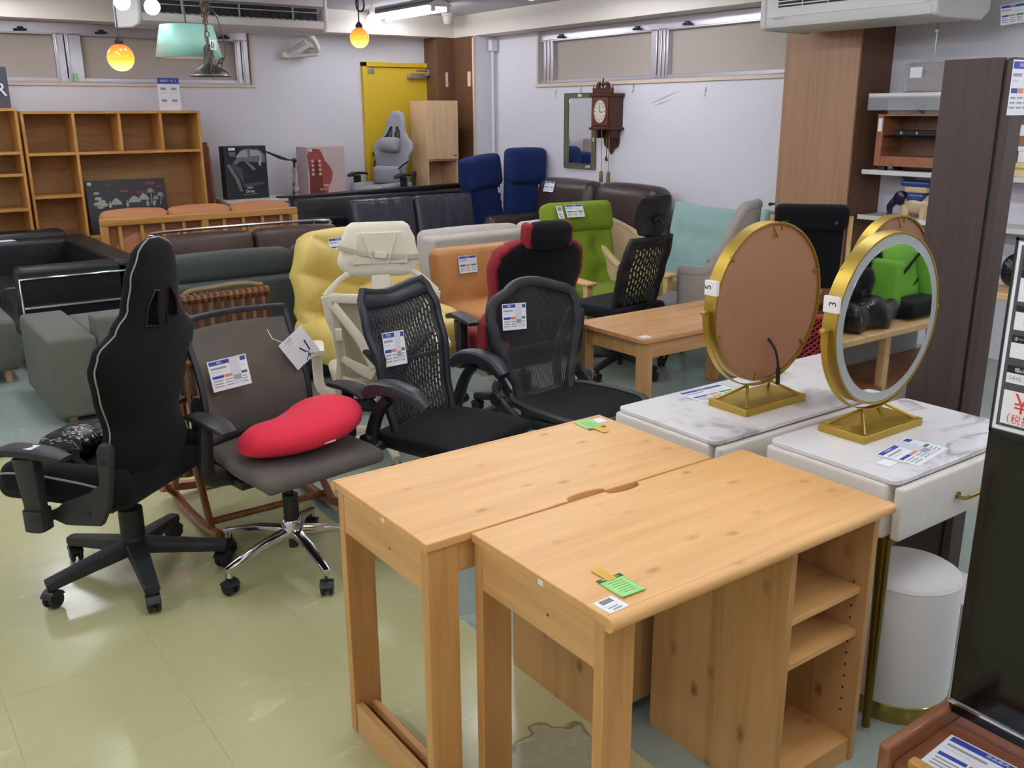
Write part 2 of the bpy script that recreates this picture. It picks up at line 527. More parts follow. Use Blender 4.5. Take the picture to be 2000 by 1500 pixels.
def lerpt(tab, x):
    """piecewise smooth lookup: tab = [(x, v...)]"""
    if x <= tab[0][0]:
        return tab[0][1:]
    for a, b in zip(tab, tab[1:]):
        if x <= b[0]:
            t = (x - a[0]) / (b[0] - a[0]); t = t * t * (3 - 2 * t)
            return tuple(p + (q - p) * t for p, q in zip(a[1:], b[1:]))
    return tab[-1][1:]
def sec(w, t, cx=0, cy=0, z=0, n=28, p=.5, wing=0, wp=2):
    """superellipse ring in the xy plane at height z; wing pushes the edges to -y"""
    out = []
    for k in range(n):
        a = 2 * math.pi * k / n
        ca, sa = math.cos(a), math.sin(a)
        x = math.copysign(abs(ca) ** p, ca); y = math.copysign(abs(sa) ** p, sa)
        out.append((cx + w * x, cy + t * y - wing * abs(x) ** wp, z))
    return out
def pill(tab, nz=22, n=28, p=.5, wp=2, endr=.6):
    """loft of sec() rings; tab rows = (z, halfwidth, halfthick, cy, wing)"""
    z0, z1 = tab[0][0], tab[-1][0]
    secs = []
    for i in range(nz + 1):
        z = z0 + (z1 - z0) * i / nz
        w_, t_, cy, wing = lerpt(tab, z)
        secs.append(sec(w_, t_, 0, cy, z, n, p, wing, wp))
    return secs
_built = []
def obj(name, g, mat=None, parent=None, loc=None, rot=None, bevel=0, seg=2, smooth=40, solid=0, sub=0):
    me = bpy.data.meshes.new(name)
    me.from_pydata(g.v, [], g.f)
    for mn in (g.mats or [mat]):
        me.materials.append(MATS[mn])
    if g.mats:
        me.polygons.foreach_set('material_index', g.mi)
    bm = bmesh.new(); bm.from_mesh(me)
    bmesh.ops.remove_doubles(bm, verts=bm.verts, dist=1e-5)
    if not solid:
        bmesh.ops.recalc_face_normals(bm, faces=bm.faces)
    bm.to_mesh(me); bm.free()
    if smooth:
        me.polygons.foreach_set('use_smooth', [True] * len(me.polygons))
        me.set_sharp_from_angle(angle=math.radians(smooth))
    me.update()
    o = bpy.data.objects.new(name, me)
    COL.objects.link(o)
    if parent is not None:
        o.parent = parent
    if loc is not None:
        o.location = loc
    if rot is not None:
        o.rotation_euler = rot
    if solid:
        md = o.modifiers.new('thickness', 'SOLIDIFY'); md.thickness = solid; md.offset = 0
    if bevel:
        md = o.modifiers.new('edge', 'BEVEL'); md.width = bevel; md.segments = seg; md.limit_method = 'ANGLE'; md.angle_limit = math.radians(50)
    if sub:
        md = o.modifiers.new('sub', 'SUBSURF'); md.levels = sub; md.render_levels = sub
    return o
def thing(name, label, cat, loc=(0, 0, 0), face=None, rotz=0, group=None):
    o = bpy.data.objects.new(name, None)
    COL.objects.link(o)
    o.empty_display_size = .1
    o.location = loc
    if face is not None:
        rotz = math.atan2(face[0], -face[1])
    o.rotation_euler = (0, 0, rotz)
    return tag(o, label, cat, group)
def tag(o, label=None, cat=None, group=None, kind=None):
    if label: o['label'] = label
    if cat: o['category'] = cat
    if group: o['group'] = group
    if kind: o['kind'] = kind
    return o
def struct(name, g, mat, parent=None, label=None, **kw):
    o = obj(name, g, mat, parent, **kw)
    if parent is None:
        o['kind'] = 'structure'
    if label:
        o['label'] = label
    return o
def cut(o, g):
    """boolean-subtract a closed solid from a mesh object, baked into the mesh"""
    c = obj('cutter', g, 'black_void')
    c.parent = o.parent
    c.matrix_parent_inverse = o.matrix_parent_inverse
    md = o.modifiers.new('cut', 'BOOLEAN'); md.operation = 'DIFFERENCE'; md.object = c; md.solver = 'EXACT'
    dg = bpy.context.evaluated_depsgraph_get()
    me = bpy.data.meshes.new_from_object(o.evaluated_get(dg))
    o.modifiers.clear()
    old = o.data
    o.data = me
    me.polygons.foreach_set('use_smooth', [True] * len(me.polygons))
    me.set_sharp_from_angle(angle=math.radians(40))
    bpy.data.objects.remove(c); bpy.data.meshes.remove(old)
def text(s, size, mat, parent, loc, rot=(0, 0, 0), name='lettering', align='CENTER', sx=1.0, ext=0.0):
    cu = bpy.data.curves.new(name, 'FONT')
    cu.body = s; cu.size = size; cu.align_x = align; cu.align_y = 'CENTER'; cu.extrude = ext; cu.resolution_u = 3
    t = bpy.data.objects.new(name, cu)
    COL.objects.link(t)
    dg = bpy.context.evaluated_depsgraph_get()
    me = bpy.data.meshes.new_from_object(t.evaluated_get(dg))
    bpy.data.objects.remove(t); bpy.data.curves.remove(cu)
    me.materials.clear(); me.materials.append(MATS[mat])
    o = bpy.data.objects.new(name, me)
    COL.objects.link(o)
    o.parent = parent; o.location = loc; o.rotation_euler = rot; o.scale = (sx, 1, 1)
    return o
R = math.radians
# ================================================================== the room
XL, XR, YB, YF, H = -3.0, 6.5, 10.0, -3.5, 2.75
struct('floor', G().bb((XL - .1, YF - .1, -.1), (XR + .1, YB + .1, -.002)), 'floor_vinyl', smooth=0)
FLOOR = bpy.data.objects['floor']
_tile = None
TS = .4575
for i in range(-5, 5):
    for j in range(-10, 4):
        x0, y0 = 1.5575 + i * TS, 5.175 + j * TS
        if _tile is None:
            _tile = obj('floor_tile', G().bb((.0003, .0003, -.002), (TS - .0003, TS - .0003, 0)), 'floor_vinyl', FLOOR, smooth=0)
            o = _tile
        else:
            o = _tile.copy(); COL.objects.link(o); o.parent = FLOOR
        o.location = (x0, y0, 0)
struct('ceiling', G().bb((XL - .1, YF - .1, H), (XR + .1, YB + .1, H + .1)), 'ceiling_paint', smooth=0)
WZ0, WZ1 = 1.985, 2.52
WX0, WX1 = -1.2, 3.87          # opening in the back wall
WY0, WY1 = 4.86, 8.46          # opening in the right wall
g = G().bb((XL - .1, YB, 0), (XR + .1, YB + .12, WZ0)).bb((XL - .1, YB, WZ1), (XR + .1, YB + .12, H)).bb((XL - .1, YB, WZ0), (WX0, YB + .12, WZ1)).bb((WX1, YB, WZ0), (XR + .1, YB + .12, WZ1))
struct('wall_back', g, 'wall_paint', smooth=0)
g = G().bb((XR, YF - .1, 0), (XR + .12, YB, WZ0)).bb((XR, YF - .1, WZ1), (XR + .12, YB, H)).bb((XR, YF - .1, WZ0), (XR + .12, WY0, WZ1)).bb((XR, WY1, WZ0), (XR + .12, YB, WZ1))
struct('wall_right', g, 'wall_paint', smooth=0)
struct('wall_left', G().bb((XL - .12, YF - .1, 0), (XL, YB, H)), 'wall_paint', smooth=0)
struct('wall_front', G().bb((XL, YF - .12, 0), (XR, YF, H)), 'wall_paint', smooth=0)
struct('trim_1', G().bb((XL, 9.7, 2.52), (XR, YB, H)), 'beam_paint', smooth=0, label='cream ceiling beam along the wall with the yellow door')
struct('trim_2', G().bb((6.22, YF, 2.52), (XR, 9.7, H)), 'beam_paint', smooth=0, label='cream ceiling beam along the wall with the clock')
cp = struct('trim_3', G().bb((5.99, 9.7, 0), (6.22, YB, 2.52)), 'pillar_dark', smooth=0, label='brown corner panelling beside the yellow door')
struct('corner_panel', G().bb((6.22, 9.3, 0), (XR, YB, 2.52)), 'pillar_dark', cp, smooth=0)
obj('wall_return', G().bb((6.22, 9.285, 0), (6.5, 9.3, 2.52)), 'wall_paint', cp)
obj('edge_strip', G().bb((6.205, 9.28, 0), (6.235, 9.31, 2.5)), 'sill_wood', cp)
obj('conduit', G().cyl((6.44, 9.24, 0), (6.44, 9.24, 2.4), .016).bb((6.4, 9.2, 2.36), (6.48, 9.27, 2.48)), 'wall_paint', cp)
obj('switch_plate', G().bb((6.09, 9.69, 1.98), (6.12, 9.7, 2.14)).bb((6.21, 9.36, 1.98), (6.22, 9.42, 2.14)), 'sill_wood', cp)
pl = struct('trim_4', G().bb((6.12, 4.21, 0), (XR, 4.85, 2.52)), 'pillar_dark', smooth=0, label='large brown pillar under the air conditioner, lit face and shaded face')
obj('lit_face', G().bb((6.1, 4.212, 0), (6.12, 4.86, 2.52)), 'pillar_light', pl, bevel=.002)  # lighter wood paints the light falling on this side of the pillar
obj('coat_hook', G().cyl((6.06, 4.87, .965 + .02), (6.12, 4.87, .985), .008).cyl((6.05, 4.87, .985), (6.065, 4.87, .985), .014), 'black_plastic', pl)
for y, z in ((4.55, 1.70), (4.5, .9)):
    obj('screw', G().cyl((6.094, y, z), (6.1, y, z), .006), 'steel', pl)
# skirtings
struct('baseboard_back', G().bb((XL, 9.985, 0), (5.1, YB, .07)), 'sill_wood', smooth=0)
struct('baseboard_right', G().bb((6.485, 4.87, 0), (XR, 9.26, .07)), 'sill_wood', smooth=0)

# -------- window with grey-brown blinds over the bookcases
w1 = struct('window_1', G().bb((WX0, YB + .1, WZ0), (WX1, YB + .115, WZ1)), 'blind', smooth=0, label='long high window with brown-grey blinds above the bookcases')
obj('sill', G().bb((WX0 - .04, YB - .015, WZ0 - .03), (WX1 + .03, YB + .1, WZ0)), 'sill_wood', w1, bevel=.004)
obj('jamb', G().bb((WX1, YB - .012, WZ0 - .03), (WX1 + .03, YB + .1, WZ1)), 'sill_wood', w1, bevel=.003)
obj('top_rail', G().bb((WX0, YB + .03, 2.42), (WX1, YB + .1, 2.52)).bb((WX0, YB + .02, 2.41), (WX1, YB + .1, 2.425)), 'alu', w1, bevel=.004)
obj('bottom_rail', G().bb((WX0, YB + .03, WZ0), (WX1, YB + .1, WZ0 + .045)).bb((WX0, YB + .015, WZ0), (WX1, YB + .03, WZ0 + .015)), 'alu', w1, bevel=.004)
for x0, x1 in ((1.985, 2.075), (2.085, 2.225), (3.72, 3.78), (3.79, 3.86), (.2, .4)):
    obj('stile', G().bb((x0, YB + .02, WZ0 + .01), (x1, YB + .1, 2.43)).bb((x0 + .015, YB + .01, WZ0 + .01), (x0 + .03, YB + .02, 2.43)), 'alu', w1, bevel=.004)
for x0, x1 in ((.4, 1.985), (2.225, 3.72)):
    obj('pane', G().bb((x0, YB + .08, WZ0 + .045), (x1, YB + .085, 2.42)), 'blind', w1, smooth=0)
for x in (1.72, 2.42, 3.62, .9):
    obj('latch', G().box((x, YB + .02, 2.455), (.05, .03, .03)).cyl((x - .06, YB + .01, 2.44), (x + .05, YB + .01, 2.445), .01), 'black_plastic', w1, bevel=.003)
obj('green_tape', G().bb((2.12, YB + .008, WZ0 + .005), (2.165, YB + .0095, WZ0 + .085)), 'tape_green', w1)
# -------- window over the clock
w2 = struct('window_2', G().bb((XR + .1, WY0, WZ0), (XR + .115, WY1, WZ1)), 'blind', smooth=0, label='long high window with brown-grey blinds above the clock and mirror')
obj('sill', G().bb((XR - .02, WY0, WZ0 - .035), (XR + .1, WY1 + .03, WZ0)), 'sill_wood', w2, bevel=.004)
obj('jamb', G().bb((XR - .012, WY1, WZ0 - .03), (XR + .1, WY1 + .03, WZ1)), 'sill_wood', w2, bevel=.003)
obj('top_rail', G().bb((XR + .03, WY0, 2.42), (XR + .1, WY1, 2.52)).bb((XR + .02, WY0, 2.41), (XR + .1, WY1, 2.425)), 'alu', w2, bevel=.004)
obj('bottom_rail', G().bb((XR + .03, WY0, WZ0), (XR + .1, WY1, WZ0 + .04)).bb((XR + .012, WY0, WZ0), (XR + .03, WY1, WZ0 + .012)), 'alu', w2, bevel=.004)
for y0, y1 in ((8.36, 8.4), (8.3, 8.345), (8.24, 8.285), (6.68, 6.76), (6.62, 6.665), (6.575, 6.61), (6.535, 6.565)):
    obj('stile', G().bb((XR + .02, y0, WZ0 + .01), (XR + .1, y1, 2.43)), 'alu', w2, bevel=.006)
for y0, y1 in ((6.76, 8.24), (4.87, 6.535)):
    obj('pane', G().bb((XR + .08, y0, WZ0 + .04), (XR + .085, y1, 2.42)), 'blind', w2, smooth=0)
for y in (8.1, 6.95, 6.3):
    obj('latch', G().box((XR + .02, y, 2.455), (.03, .05, .03)).cyl((XR + .01, y - .06, 2.44), (XR + .01, y + .05, 2.445), .01), 'black_plastic', w2, bevel=.003)
# -------- yellow door
d1 = struct('door_1', G().bb((5.2, YB - .04, .12), (6.06, YB, 2.19)), 'yellow_paint', smooth=0, label='yellow metal door behind the grey gaming chair', bevel=.003)
for a, b in (((5.15, YB - .06, .1), (5.2, YB, 2.245)), ((6.06, YB - .06, .1), (6.11, YB, 2.245)), ((5.15, YB - .06, 2.195), (6.11, YB, 2.245))):
    obj('door_frame', G().bb(a, b), 'yellow_paint', d1, bevel=.004)
obj('door_closer', G().bb((5.72, YB - .1, 2.07), (5.96, YB - .04, 2.13)).bb((5.8, YB - .13, 2.15), (6.05, YB - .11, 2.17)).box((5.98, YB - .11, 2.14), (.05, .06, .07)), 'steel', d1, bevel=.005)
obj('door_knob', G().cyl((5.26, YB - .04, 1.235), (5.26, YB - .065, 1.235), .032).cyl((5.26, YB - .06, 1.235), (5.26, YB - .1, 1.235), .014).ball((5.26, YB - .115, 1.235), .028), 'gold_polished', d1)
obj('hinge', G().bb((5.22, YB - .055, 2.12), (5.3, YB - .04, 2.18)), 'steel', d1, bevel=.004)
struct('trim_5', G().bb((4.55, 9.15, 0), (5.52, YB - .065, .42)), 'platform_white', smooth=0, label='raised landing in front of the yellow door', bevel=.004)

# -------- marks left on the white wall: old glue dabs, hooks and cable pipe
def bar0(p, q):
    d = Vector((0, q[0] - p[0], q[1] - p[1])); n_ = Vector((0, -d.z, d.y)).normalized() * .009
    a, b = Vector((XR - .0006, *p)), Vector((XR - .0006, *q))
    return G().add([a, a * .6 + b * .4 + n_, b, a * .6 + b * .4 - n_], [(0, 1, 2, 3)])
def hook(y, z, label):
    o = obj('wall_hook', G().tube([(XR, y, z), (XR - .012, y, z), (XR - .012, y, z - .05), (XR - .025, y, z - .06)], .003, 6).bb((XR - .003, y - .006, z - .01), (XR, y + .006, z + .02)), 'steel')
    tag(o, label, 'hook')
for k_, (p_, q_) in enumerate((((6.754, 1.753), (6.265, 1.896)), ((6.685, 1.738), (6.401, 1.809)))):
    obj('scuff_mark', bar0(p_, q_), 'scuff', bpy.data.objects['wall_right'])
hook(8.15, 1.9, 'small metal hook on white wall under left end of window')
hook(6.02, 1.88, 'small metal hook on white wall below right half of window')
hook(6.95, 1.93, 'small metal hook dangling right of the clock below the window')
pp = thing('drain_pipe', 'cream conduit pipe bracket sticking out under wall air conditioner', 'pipe', (0, 0, 0))
obj('elbow', G().tube([(4.55, 9.98, 2.35), (4.55, 9.8, 2.34), (4.5, 9.78, 2.44), (4.42, 9.78, 2.52)], .03, 10, smooth=4), 'beam_paint', pp)
obj('wall_bracket', G().bb((4.2, 9.93, 2.26), (4.32, 10, 2.32)).cyl((4.26, 9.96, 2.3), (4.42, 9.8, 2.42), .025).cyl((4.26, 9.96, 2.27), (4.56, 9.82, 2.3), .018), 'beam_paint', pp, bevel=.004)

# ------------------------------------------------------------------ ceiling lights
def tube_light(x, y, label, group=None, ln=1.24):
    t = thing('ceiling_light', label, 'ceiling light', (x, y, H - .11), group=group)
    obj('housing', G().prism([(-.15, .06), (-.06, .11), (.06, .11), (.15, .06), (.06, .052), (-.06, .052)], -ln / 2, ln / 2, 'y'), 'white_plastic', t, bevel=.003)
    for s in (-1, 1):
        obj('tube', G().cyl((s * .085, -ln / 2 + .03, .03), (s * .085, ln / 2 - .03, .03), .016, n=6), 'tube_light', t)
        for e in (-1, 1):
            obj('lamp_holder', G().bb((s * .085 - .02, e * ln / 2 - .015, .005), (s * .085 + .02, e * ln / 2 + .015, .065)), 'white_plastic', t, bevel=.003)
    return t
tube_light(5.22, 9.0, 'bright white ceiling tube light near the corner by the door')
for x in (-1.3, 1.3, 3.4, 5.3):
    for y in (-1.4, .6, 2.6, 4.6, 6.5, 8.9):
        if x == 5.3 and y in (2.6, 4.6, 8.9):
            continue
        if x == 3.4 and y == 8.9:
            continue
        tube_light(x, y, 'white twin tube ceiling light above the sales floor', 'ceiling tube lights overhead')
def bulb(x, y, z, label, r=.045):
    t = thing('spot_bulb', label, 'light bulb', (x, y, z))
    obj('glass_bulb', G().ball((0, 0, 0), r, 16), 'bulb_light', t)
    obj('socket', G().cyl((0, 0, r * .8), (0, 0, r + .06), .025).cyl((0, 0, r + .06), (0, 0, H - z), .006), 'white_plastic', t)
bulb(1.90, 7.2, 2.44, 'left glowing round bulb near top edge above orange pendant', .055)
bulb(2.13, 7.3, 2.43, 'glowing round bulb beside the wall air conditioner end', .055)
bulb(4.37, 8.2, 2.51, 'glowing round bulb below the corner ceiling tube light', .055)
sd = thing('smoke_detector', 'small white round detector at ceiling corner', 'smoke detector', (5.98, 9.45, H))
obj('base', G().lathe([(.07, 0), (.07, -.02), (.06, -.03)]), 'white_plastic', sd)
obj('dome', G().lathe([(.055, -.03), (.055, -.08), (.04, -.11), (.01, -.12)]), 'white_plastic', sd)

# ------------------------------------------------------------------ pendants
def globe(x, y, z, r, label):
    t = thing('pendant_lamp', label, 'pendant lamp', (x, y, z))
    obj('glass_globe', G().ball((0, 0, 0), r, 24, sc=(1, 1, 1.02)), 'orange_glass', t)
    obj('cap', G().lathe([(.03, r * .98), (.032, r + .02), (.012, r + .045), (.006, r + .05)], n=16), 'lamp_black', t)
    pts = [(0, 0, r + .04), (0, 0, H - z)]
    obj('cord', G().tube(pts, .006, 6), 'lamp_black', t)
    return t
globe(1.90, 7.4, 2.085, .092, 'glowing orange glass globe pendant left of the mint lampshade')
t = globe(4.1, 7.95, 2.335, .085, 'glowing orange glass globe pendant in front of the white wall')
obj('cord_loop', G().tube([(.02 + .04 * math.cos(a * .5), 0, .28 + .06 * math.sin(a * .5)) for a in range(13)], .008, 6, closed=True), 'lamp_black', t)
t = thing('drum_pendant', 'mint green drum shade pendant lamp with lit white inside', 'pendant lamp', (2.36, 7.3, 2.09))
def drum(u, v):
    a = 2 * math.pi * u
    r = .235 - .05 * v
    return (r * math.cos(a), r * math.sin(a), v * .225)
obj('shade', G().grid(drum, 48, 1), 'lamp_mint', t, solid=.004)
def drum2(u, v):
    a = 2 * math.pi * u
    r = .229 - .05 * v
    return (r * math.cos(a), r * math.sin(a), .003 + v * .218)
obj('shade_lining', G().grid(drum2, 48, 1), 'ink_white', t, solid=.002)
obj('spider', G().tube([(-.185, 0, .215), (.185, 0, .215)], .003, 6).tube([(0, -.185, .215), (0, .185, .215)], .003, 6).cyl((0, 0, .1), (0, 0, .24), .02), 'steel', t)
obj('bulb', G().ball((0, 0, .06), .04, 14), 'warm_bulb', t)
obj('cord', G().tube([(0, 0, .23), (-.03, 0, .66)], .006, 6), 'lamp_black', t)
t = thing('chain_pendant', 'dark metal industrial pendant lamp hanging on rusty chain', 'pendant lamp', (2.388, 6.95, 1.951))
obj('shade', G().lathe([(.14, 0), (.138, .012), (.105, .045), (.06, .065), (.045, .09), (.034, .17), (.036, .19), (.02, .215), (.0, .22)], n=32), 'lamp_black', t)
obj('rim', G().lathe([(.141, -.002), (.144, .004), (.141, .01)], n=32, caps=False), 'tray_metal', t, solid=.002)
def chain(g, a, b, n, r, wire):
    a, b = Vector(a), Vector(b)
    for i in range(n):
        c = a.lerp(b, (i + .5) / n); h = (b - a).length / n * .62
        d = Vector((r, 0, 0)) if i % 2 else Vector((0, r, 0))
        g.tube([c + Vector((0, 0, h)), c + d + Vector((0, 0, h * .4)), c + d - Vector((0, 0, h * .4)), c - Vector((0, 0, h)), c - d - Vector((0, 0, h * .4)), c - d + Vector((0, 0, h * .4))], wire, 5, closed=True)
    return g
obj('chain', chain(G(), (0, 0, .22), (-.02, 0, .8), 14, .016, .0045), 'rust', t)
g = G()
for k in range(3):
    chain(g, (.012 * (k - 1), -.02 + .015 * k, .36 + .02 * k), (.02 * (k - 1), -.015, .52), 5, .018, .006)
obj('chain_bundle', g, 'rust', t)
obj('loose_chain', chain(G(), (-.03, -.15, -.02), (-.035, -.06, .3), 9, .01, .003), 'rust', t)
obj('wire', G().tube([(0, 0, .5), (.07, 0, .42), (.11, 0, .3), (.12, 0, .16), (.09, 0, .1), (.06, 0, .09), (.1, 0, .13), (.08, 0, .06)], .004, 6, smooth=5), 'lamp_black', t)
obj('price_label', G().bb((-.04, -.165, .17), (0, -.163, .235)), 'paper', t)
obj('price_print', G().bb((-.034, -.1655, .178), (-.026, -.165, .226)).bb((-.02, -.1655, .178), (-.014, -.165, .215)), 'ink_black', t)

# ------------------------------------------------------------------ air conditioners
t = thing('air_conditioner', 'long white air conditioner on back wall with dark open louvre', 'air conditioner', (2.39, 8.5, 2.415))
L_ = 1.64
prof = [(.02, .335), (0, .30), (0, .22), (.05, .21), (.12, .12), (.02, .10), (0, .085), (.01, .03), (.06, .0), (.2, -.012), (.75, .02), (.75, .335)]
obj('body', G().prism(prof, .0, L_, 'x'), 'ac_white', t, bevel=.006)
for a, b in ((-.035, .0), (L_, L_ + .035)):
    obj('end_cap', G().prism([(.02, .335), (-.01, .3), (-.012, .06), (.03, .0), (.2, -.015), (.75, .015), (.75, .335)], a, b, 'x'), 'white_plastic', t, bevel=.012)
obj('louvre_void', G().bb((.08, .02, .105), (L_ - .06, .14, .2)), 'black_void', t)
for k in range(22):
    x = .11 + k * (L_ - .2) / 21
    obj('vane', G().box((x, .025, .13), (.008, .05, .07), rot=(0, 0, R(35))), 'dark_plastic', t)
obj('flap', G().bb((.08, -.004, .158), (L_ - .06, .03, .166)), 'ac_grey', t, bevel=.002)
for k in range(3):
    obj('divider', G().bb((.08 + (k + .5) * .5, -.006, .1), (.09 + (k + .5) * .5, .03, .205)), 'ac_grey', t)
# ceiling-hung unit over the pillar
t = thing('air_conditioner', 'big grey-white ceiling-hung air conditioner in front of brown pillar', 'air conditioner', (5.5, 3.3, 2.235))
AL = 1.32
prof = [(0, .04), (.0, .30), (.1, .51), (.58, .51), (.58, .05), (.5, 0), (.05, 0), (.015, .012)]
obj('body', G().prism([(p, q) for p, q in prof], .045, AL - .045, 'y'), 'ac_white', t, bevel=.006)
for a, b in ((0, .045), (AL - .045, AL)):
    obj('end_cap', G().prism([(-.012, .04), (-.012, .3), (.09, .512), (.585, .512), (.585, .05), (.5, -.008), (.05, -.008), (.0, .006)], a, b, 'y'), 'ac_white', t, bevel=.014, seg=3)
obj('front_panel', G().bb((-.006, .06, .075), (.004, AL - .06, .3)), 'ac_white', t, bevel=.002)
obj('grille_void', G().bb((-.008, .36, .135), (-.004, AL - .15, .3)), 'black_void', t)
for k in range(7):
    obj('grille_slat', G().bb((-.016, .36, .145 + k * .023), (-.005, AL - .15, .153 + k * .023)), 'white_plastic', t, bevel=.001)
for k in range(5):
    obj('grille_bar', G().bb((-.018, .36 + k * .2, .135), (-.014, .366 + k * .2, .3)), 'white_plastic', t)
obj('badge', G().bb((-.009, AL - .2, .062), (-.006, AL - .12, .07)), 'ac_grey', t)
obj('hanger', G().cyl((.52, .3, -.2), (.52, .3, .02), .005).cyl((.52, .3, -.04), (.52, .3, -.055), .02), 'tray_metal', t)
# ================================================================== pine desks
def desk(name, label, x0, x1, y0, y1, back, notch, pedx):
    """back = +1: straight back edge on the +y side, else on the -y side"""
    z = .76
    t = thing(name, label, 'desk', (0, 0, 0), group='pair of pine desks standing back to back')
    t.location = (x0, y0, 0)
    L, D = x1 - x0, y1 - y0
    # board with a cable notch in its back edge
    n0, n1 = notch[0] - x0, notch[1] - x0
    pts = []
    for k in range(13):
        a = math.pi * k / 12
        u = (n0 + n1) / 2 - (n1 - n0) / 2 * math.cos(a)
        pts.append((u, .026 * math.sin(a) ** .6))
    fr = .0
    if back > 0:
        poly = [(0, fr), (L, fr), (L, D)] + [(u, D - d) for u, d in reversed(pts)] + [(0, D)]
    else:
        poly = [(0, 0)] + [(u, d) for u, d in pts] + [(L, 0), (L, D - fr), (0, D - fr)]
    obj('desk_top', G().prism(poly, z - .022, z, 'z'), 'pine_x', t, bevel=.0025)
    yf = 0 if back > 0 else D
    s = 1 if back > 0 else -1
    # rounded front lip
    lip = [(yf, z - .0308), (yf, z - .0002)] + [(yf - s * (.008 + .0153 * math.sin(math.pi * k / 10)), z - .0155 + .0153 * math.cos(math.pi * k / 10)) for k in range(11)]
    obj('front_lip', G().prism(lip, 0, L, 'x'), 'pine_x', t)
    for yy in (.006, D - .036):
        obj('leg', G().bb((.004, yy, 0), (.088, yy + .03, z - .022)), 'pine_z', t, bevel=.002)
    obj('apron', G().bb((.006, .036, z - .135), (.026, D - .036, z - .022)), 'pine_y', t, bevel=.001)
    obj('stretcher', G().bb((.008, .036, .0), (.028, D - .036, .095)), 'pine_y', t, bevel=.0015)
    obj('inner_stretcher', G().bb((.056, .036, 0), (.074, D - .036, .085)), 'pine_y', t, bevel=.0015)
    obj('back_rail', G().bb((.088, D - .03 if back > 0 else .012, z - .10), (pedx - x0, D - .012 if back > 0 else .03, z - .022)), 'pine_x', t)
    obj('label_chip', G().bb((-.0007, D * .42, z - .0205), (.0, D * .42 + .016, z - .008)), 'paper', t)
    obj('screw_hole', G().cyl((.0052, D * .40, z - .085), (.0062, D * .40, z - .085), .003, n=8), 'black_void', t)
    # open shelf pedestal
    px0, px1 = pedx - x0, L - .012
    p = obj('pedestal', G().bb((px0, .01, 0), (px0 + .02, D - .02, z - .022)).bb((px1 - .02, .01, 0), (px1, D - .02, z - .022)), 'pine_plain_z', t, bevel=.0015)
    yb = (D - .03, D - .022) if back > 0 else (.022, .03)
    obj('back_panel', G().bb((px0 + .02, yb[0], .05), (px1 - .02, yb[1], z - .022)), 'pine_plain_z', p)
    yo = .016 if back > 0 else D - .016
    ya, ybk = (yo, D - .03) if back > 0 else (.03, yo)
    obj('bottom_board', G().bb((px0 + .02, ya, .05), (px1 - .02, ybk, .068)).bb((px0 + .02, yo, 0) if back > 0 else (px0 + .02, yo - .016, 0), (px1 - .02, yo + .016, .05) if back > 0 else (px1 - .02, yo, .05)), 'pine_x', p, bevel=.001)
    for sz in (.52, .395):
        obj('shelf', G().bb((px0 + .02, ya + (.012 if back > 0 else 0), sz - .018), (px1 - .022, ybk - (0 if back > 0 else .012), sz)), 'pine_x', p, bevel=.001)
    g = G()
    for k in range(12):
        zz = .14 + k * .035
        yy = yo + s * .035
        for xx in (px0 + .0205, px1 - .0205):
            g.cyl((xx - .001, yy, zz), (xx + .001, yy, zz), .003, n=8)
    obj('peg_holes', g, 'black_void', p)
    return t
desk('pine_desk', 'pine desk nearest the camera with shelves opening toward the front', 1.088, 2.03, 1.20, 1.668, 1, (1.50, 1.612), 1.675)
desk('pine_desk', 'pine desk behind the front one, its open side facing the chairs', .971, 1.909, 1.676, 2.147, -1, (1.388, 1.512), 1.538)

# ================================================================== marble vanities
def vanity(label, x0, y0, w_, d_=.43, handle=True, z=.765, mtop='marble'):
    t = thing('vanity_table', label, 'vanity table', (x0, y0, 0), group='white marble topped vanities')
    r = .025
    poly = []
    for cx, cy, a0 in ((w_ - r, d_ - r, 0), (r, d_ - r, 90), (r, r, 180), (w_ - r, r, 270)):
        for k in range(5):
            a = R(a0 + 22.5 * k)
            poly.append((cx + r * math.cos(a), cy + r * math.sin(a)))
    obj('marble_top', G().prism(poly, z - .014, z, 'z'), mtop, t, bevel=.002)
    obj('body', G().rbox((w_ / 2 - .002, d_ / 2 + .012, z - .094), (w_ + .012, d_ - .02, .158), .012, 2, 2), 'vanity_cloth', t)
    dr = obj('drawer_front', G().rbox((w_ / 2, -.004, z - .094), (w_ - .012, .03, .152), .010, 2, 3), 'vanity_cloth', t)
    if handle:
        obj('handle', G().tube([(w_ / 2 - .07, -.018, z - .1), (w_ / 2 - .07, -.045, z - .1), (w_ / 2 + .07, -.045, z - .1), (w_ / 2 + .07, -.018, z - .1)], .006, 8, smooth=4).cyl((w_ / 2 - .07, -.018, z - .1), (w_ / 2 - .07, -.024, z - .1), .011).cyl((w_ / 2 + .07, -.018, z - .1), (w_ / 2 + .07, -.024, z - .1), .011), 'gold_polished', dr)
    for lx, dx in ((.04, -.03), (w_ - .04, .03)):
        for ly, dy in ((.04, -.025), (d_ - .04, .02)):
            lg = obj('leg', G().tube([(lx, ly, z - .172), (lx + dx, ly + dy, .012)], [.02, .011], 14), 'brass_leg', t)
            obj('foot', G().cyl((lx + dx, ly + dy, .012), (lx + dx, ly + dy, 0), .012, .014), 'chrome', lg)
    return t
vanity('white marble vanity nearest the camera with a price card on top', 2.145, 1.25, .70, .42)
vanity('marble vanity with bold grey veins carrying the mirror that shows its brown back', 2.0, 1.745, .80, .43, mtop='marble_bold')
vanity('white vanity farthest back, mostly hidden by the dark tall cabinet', 2.83, 1.90, .80, .43, z=.715)
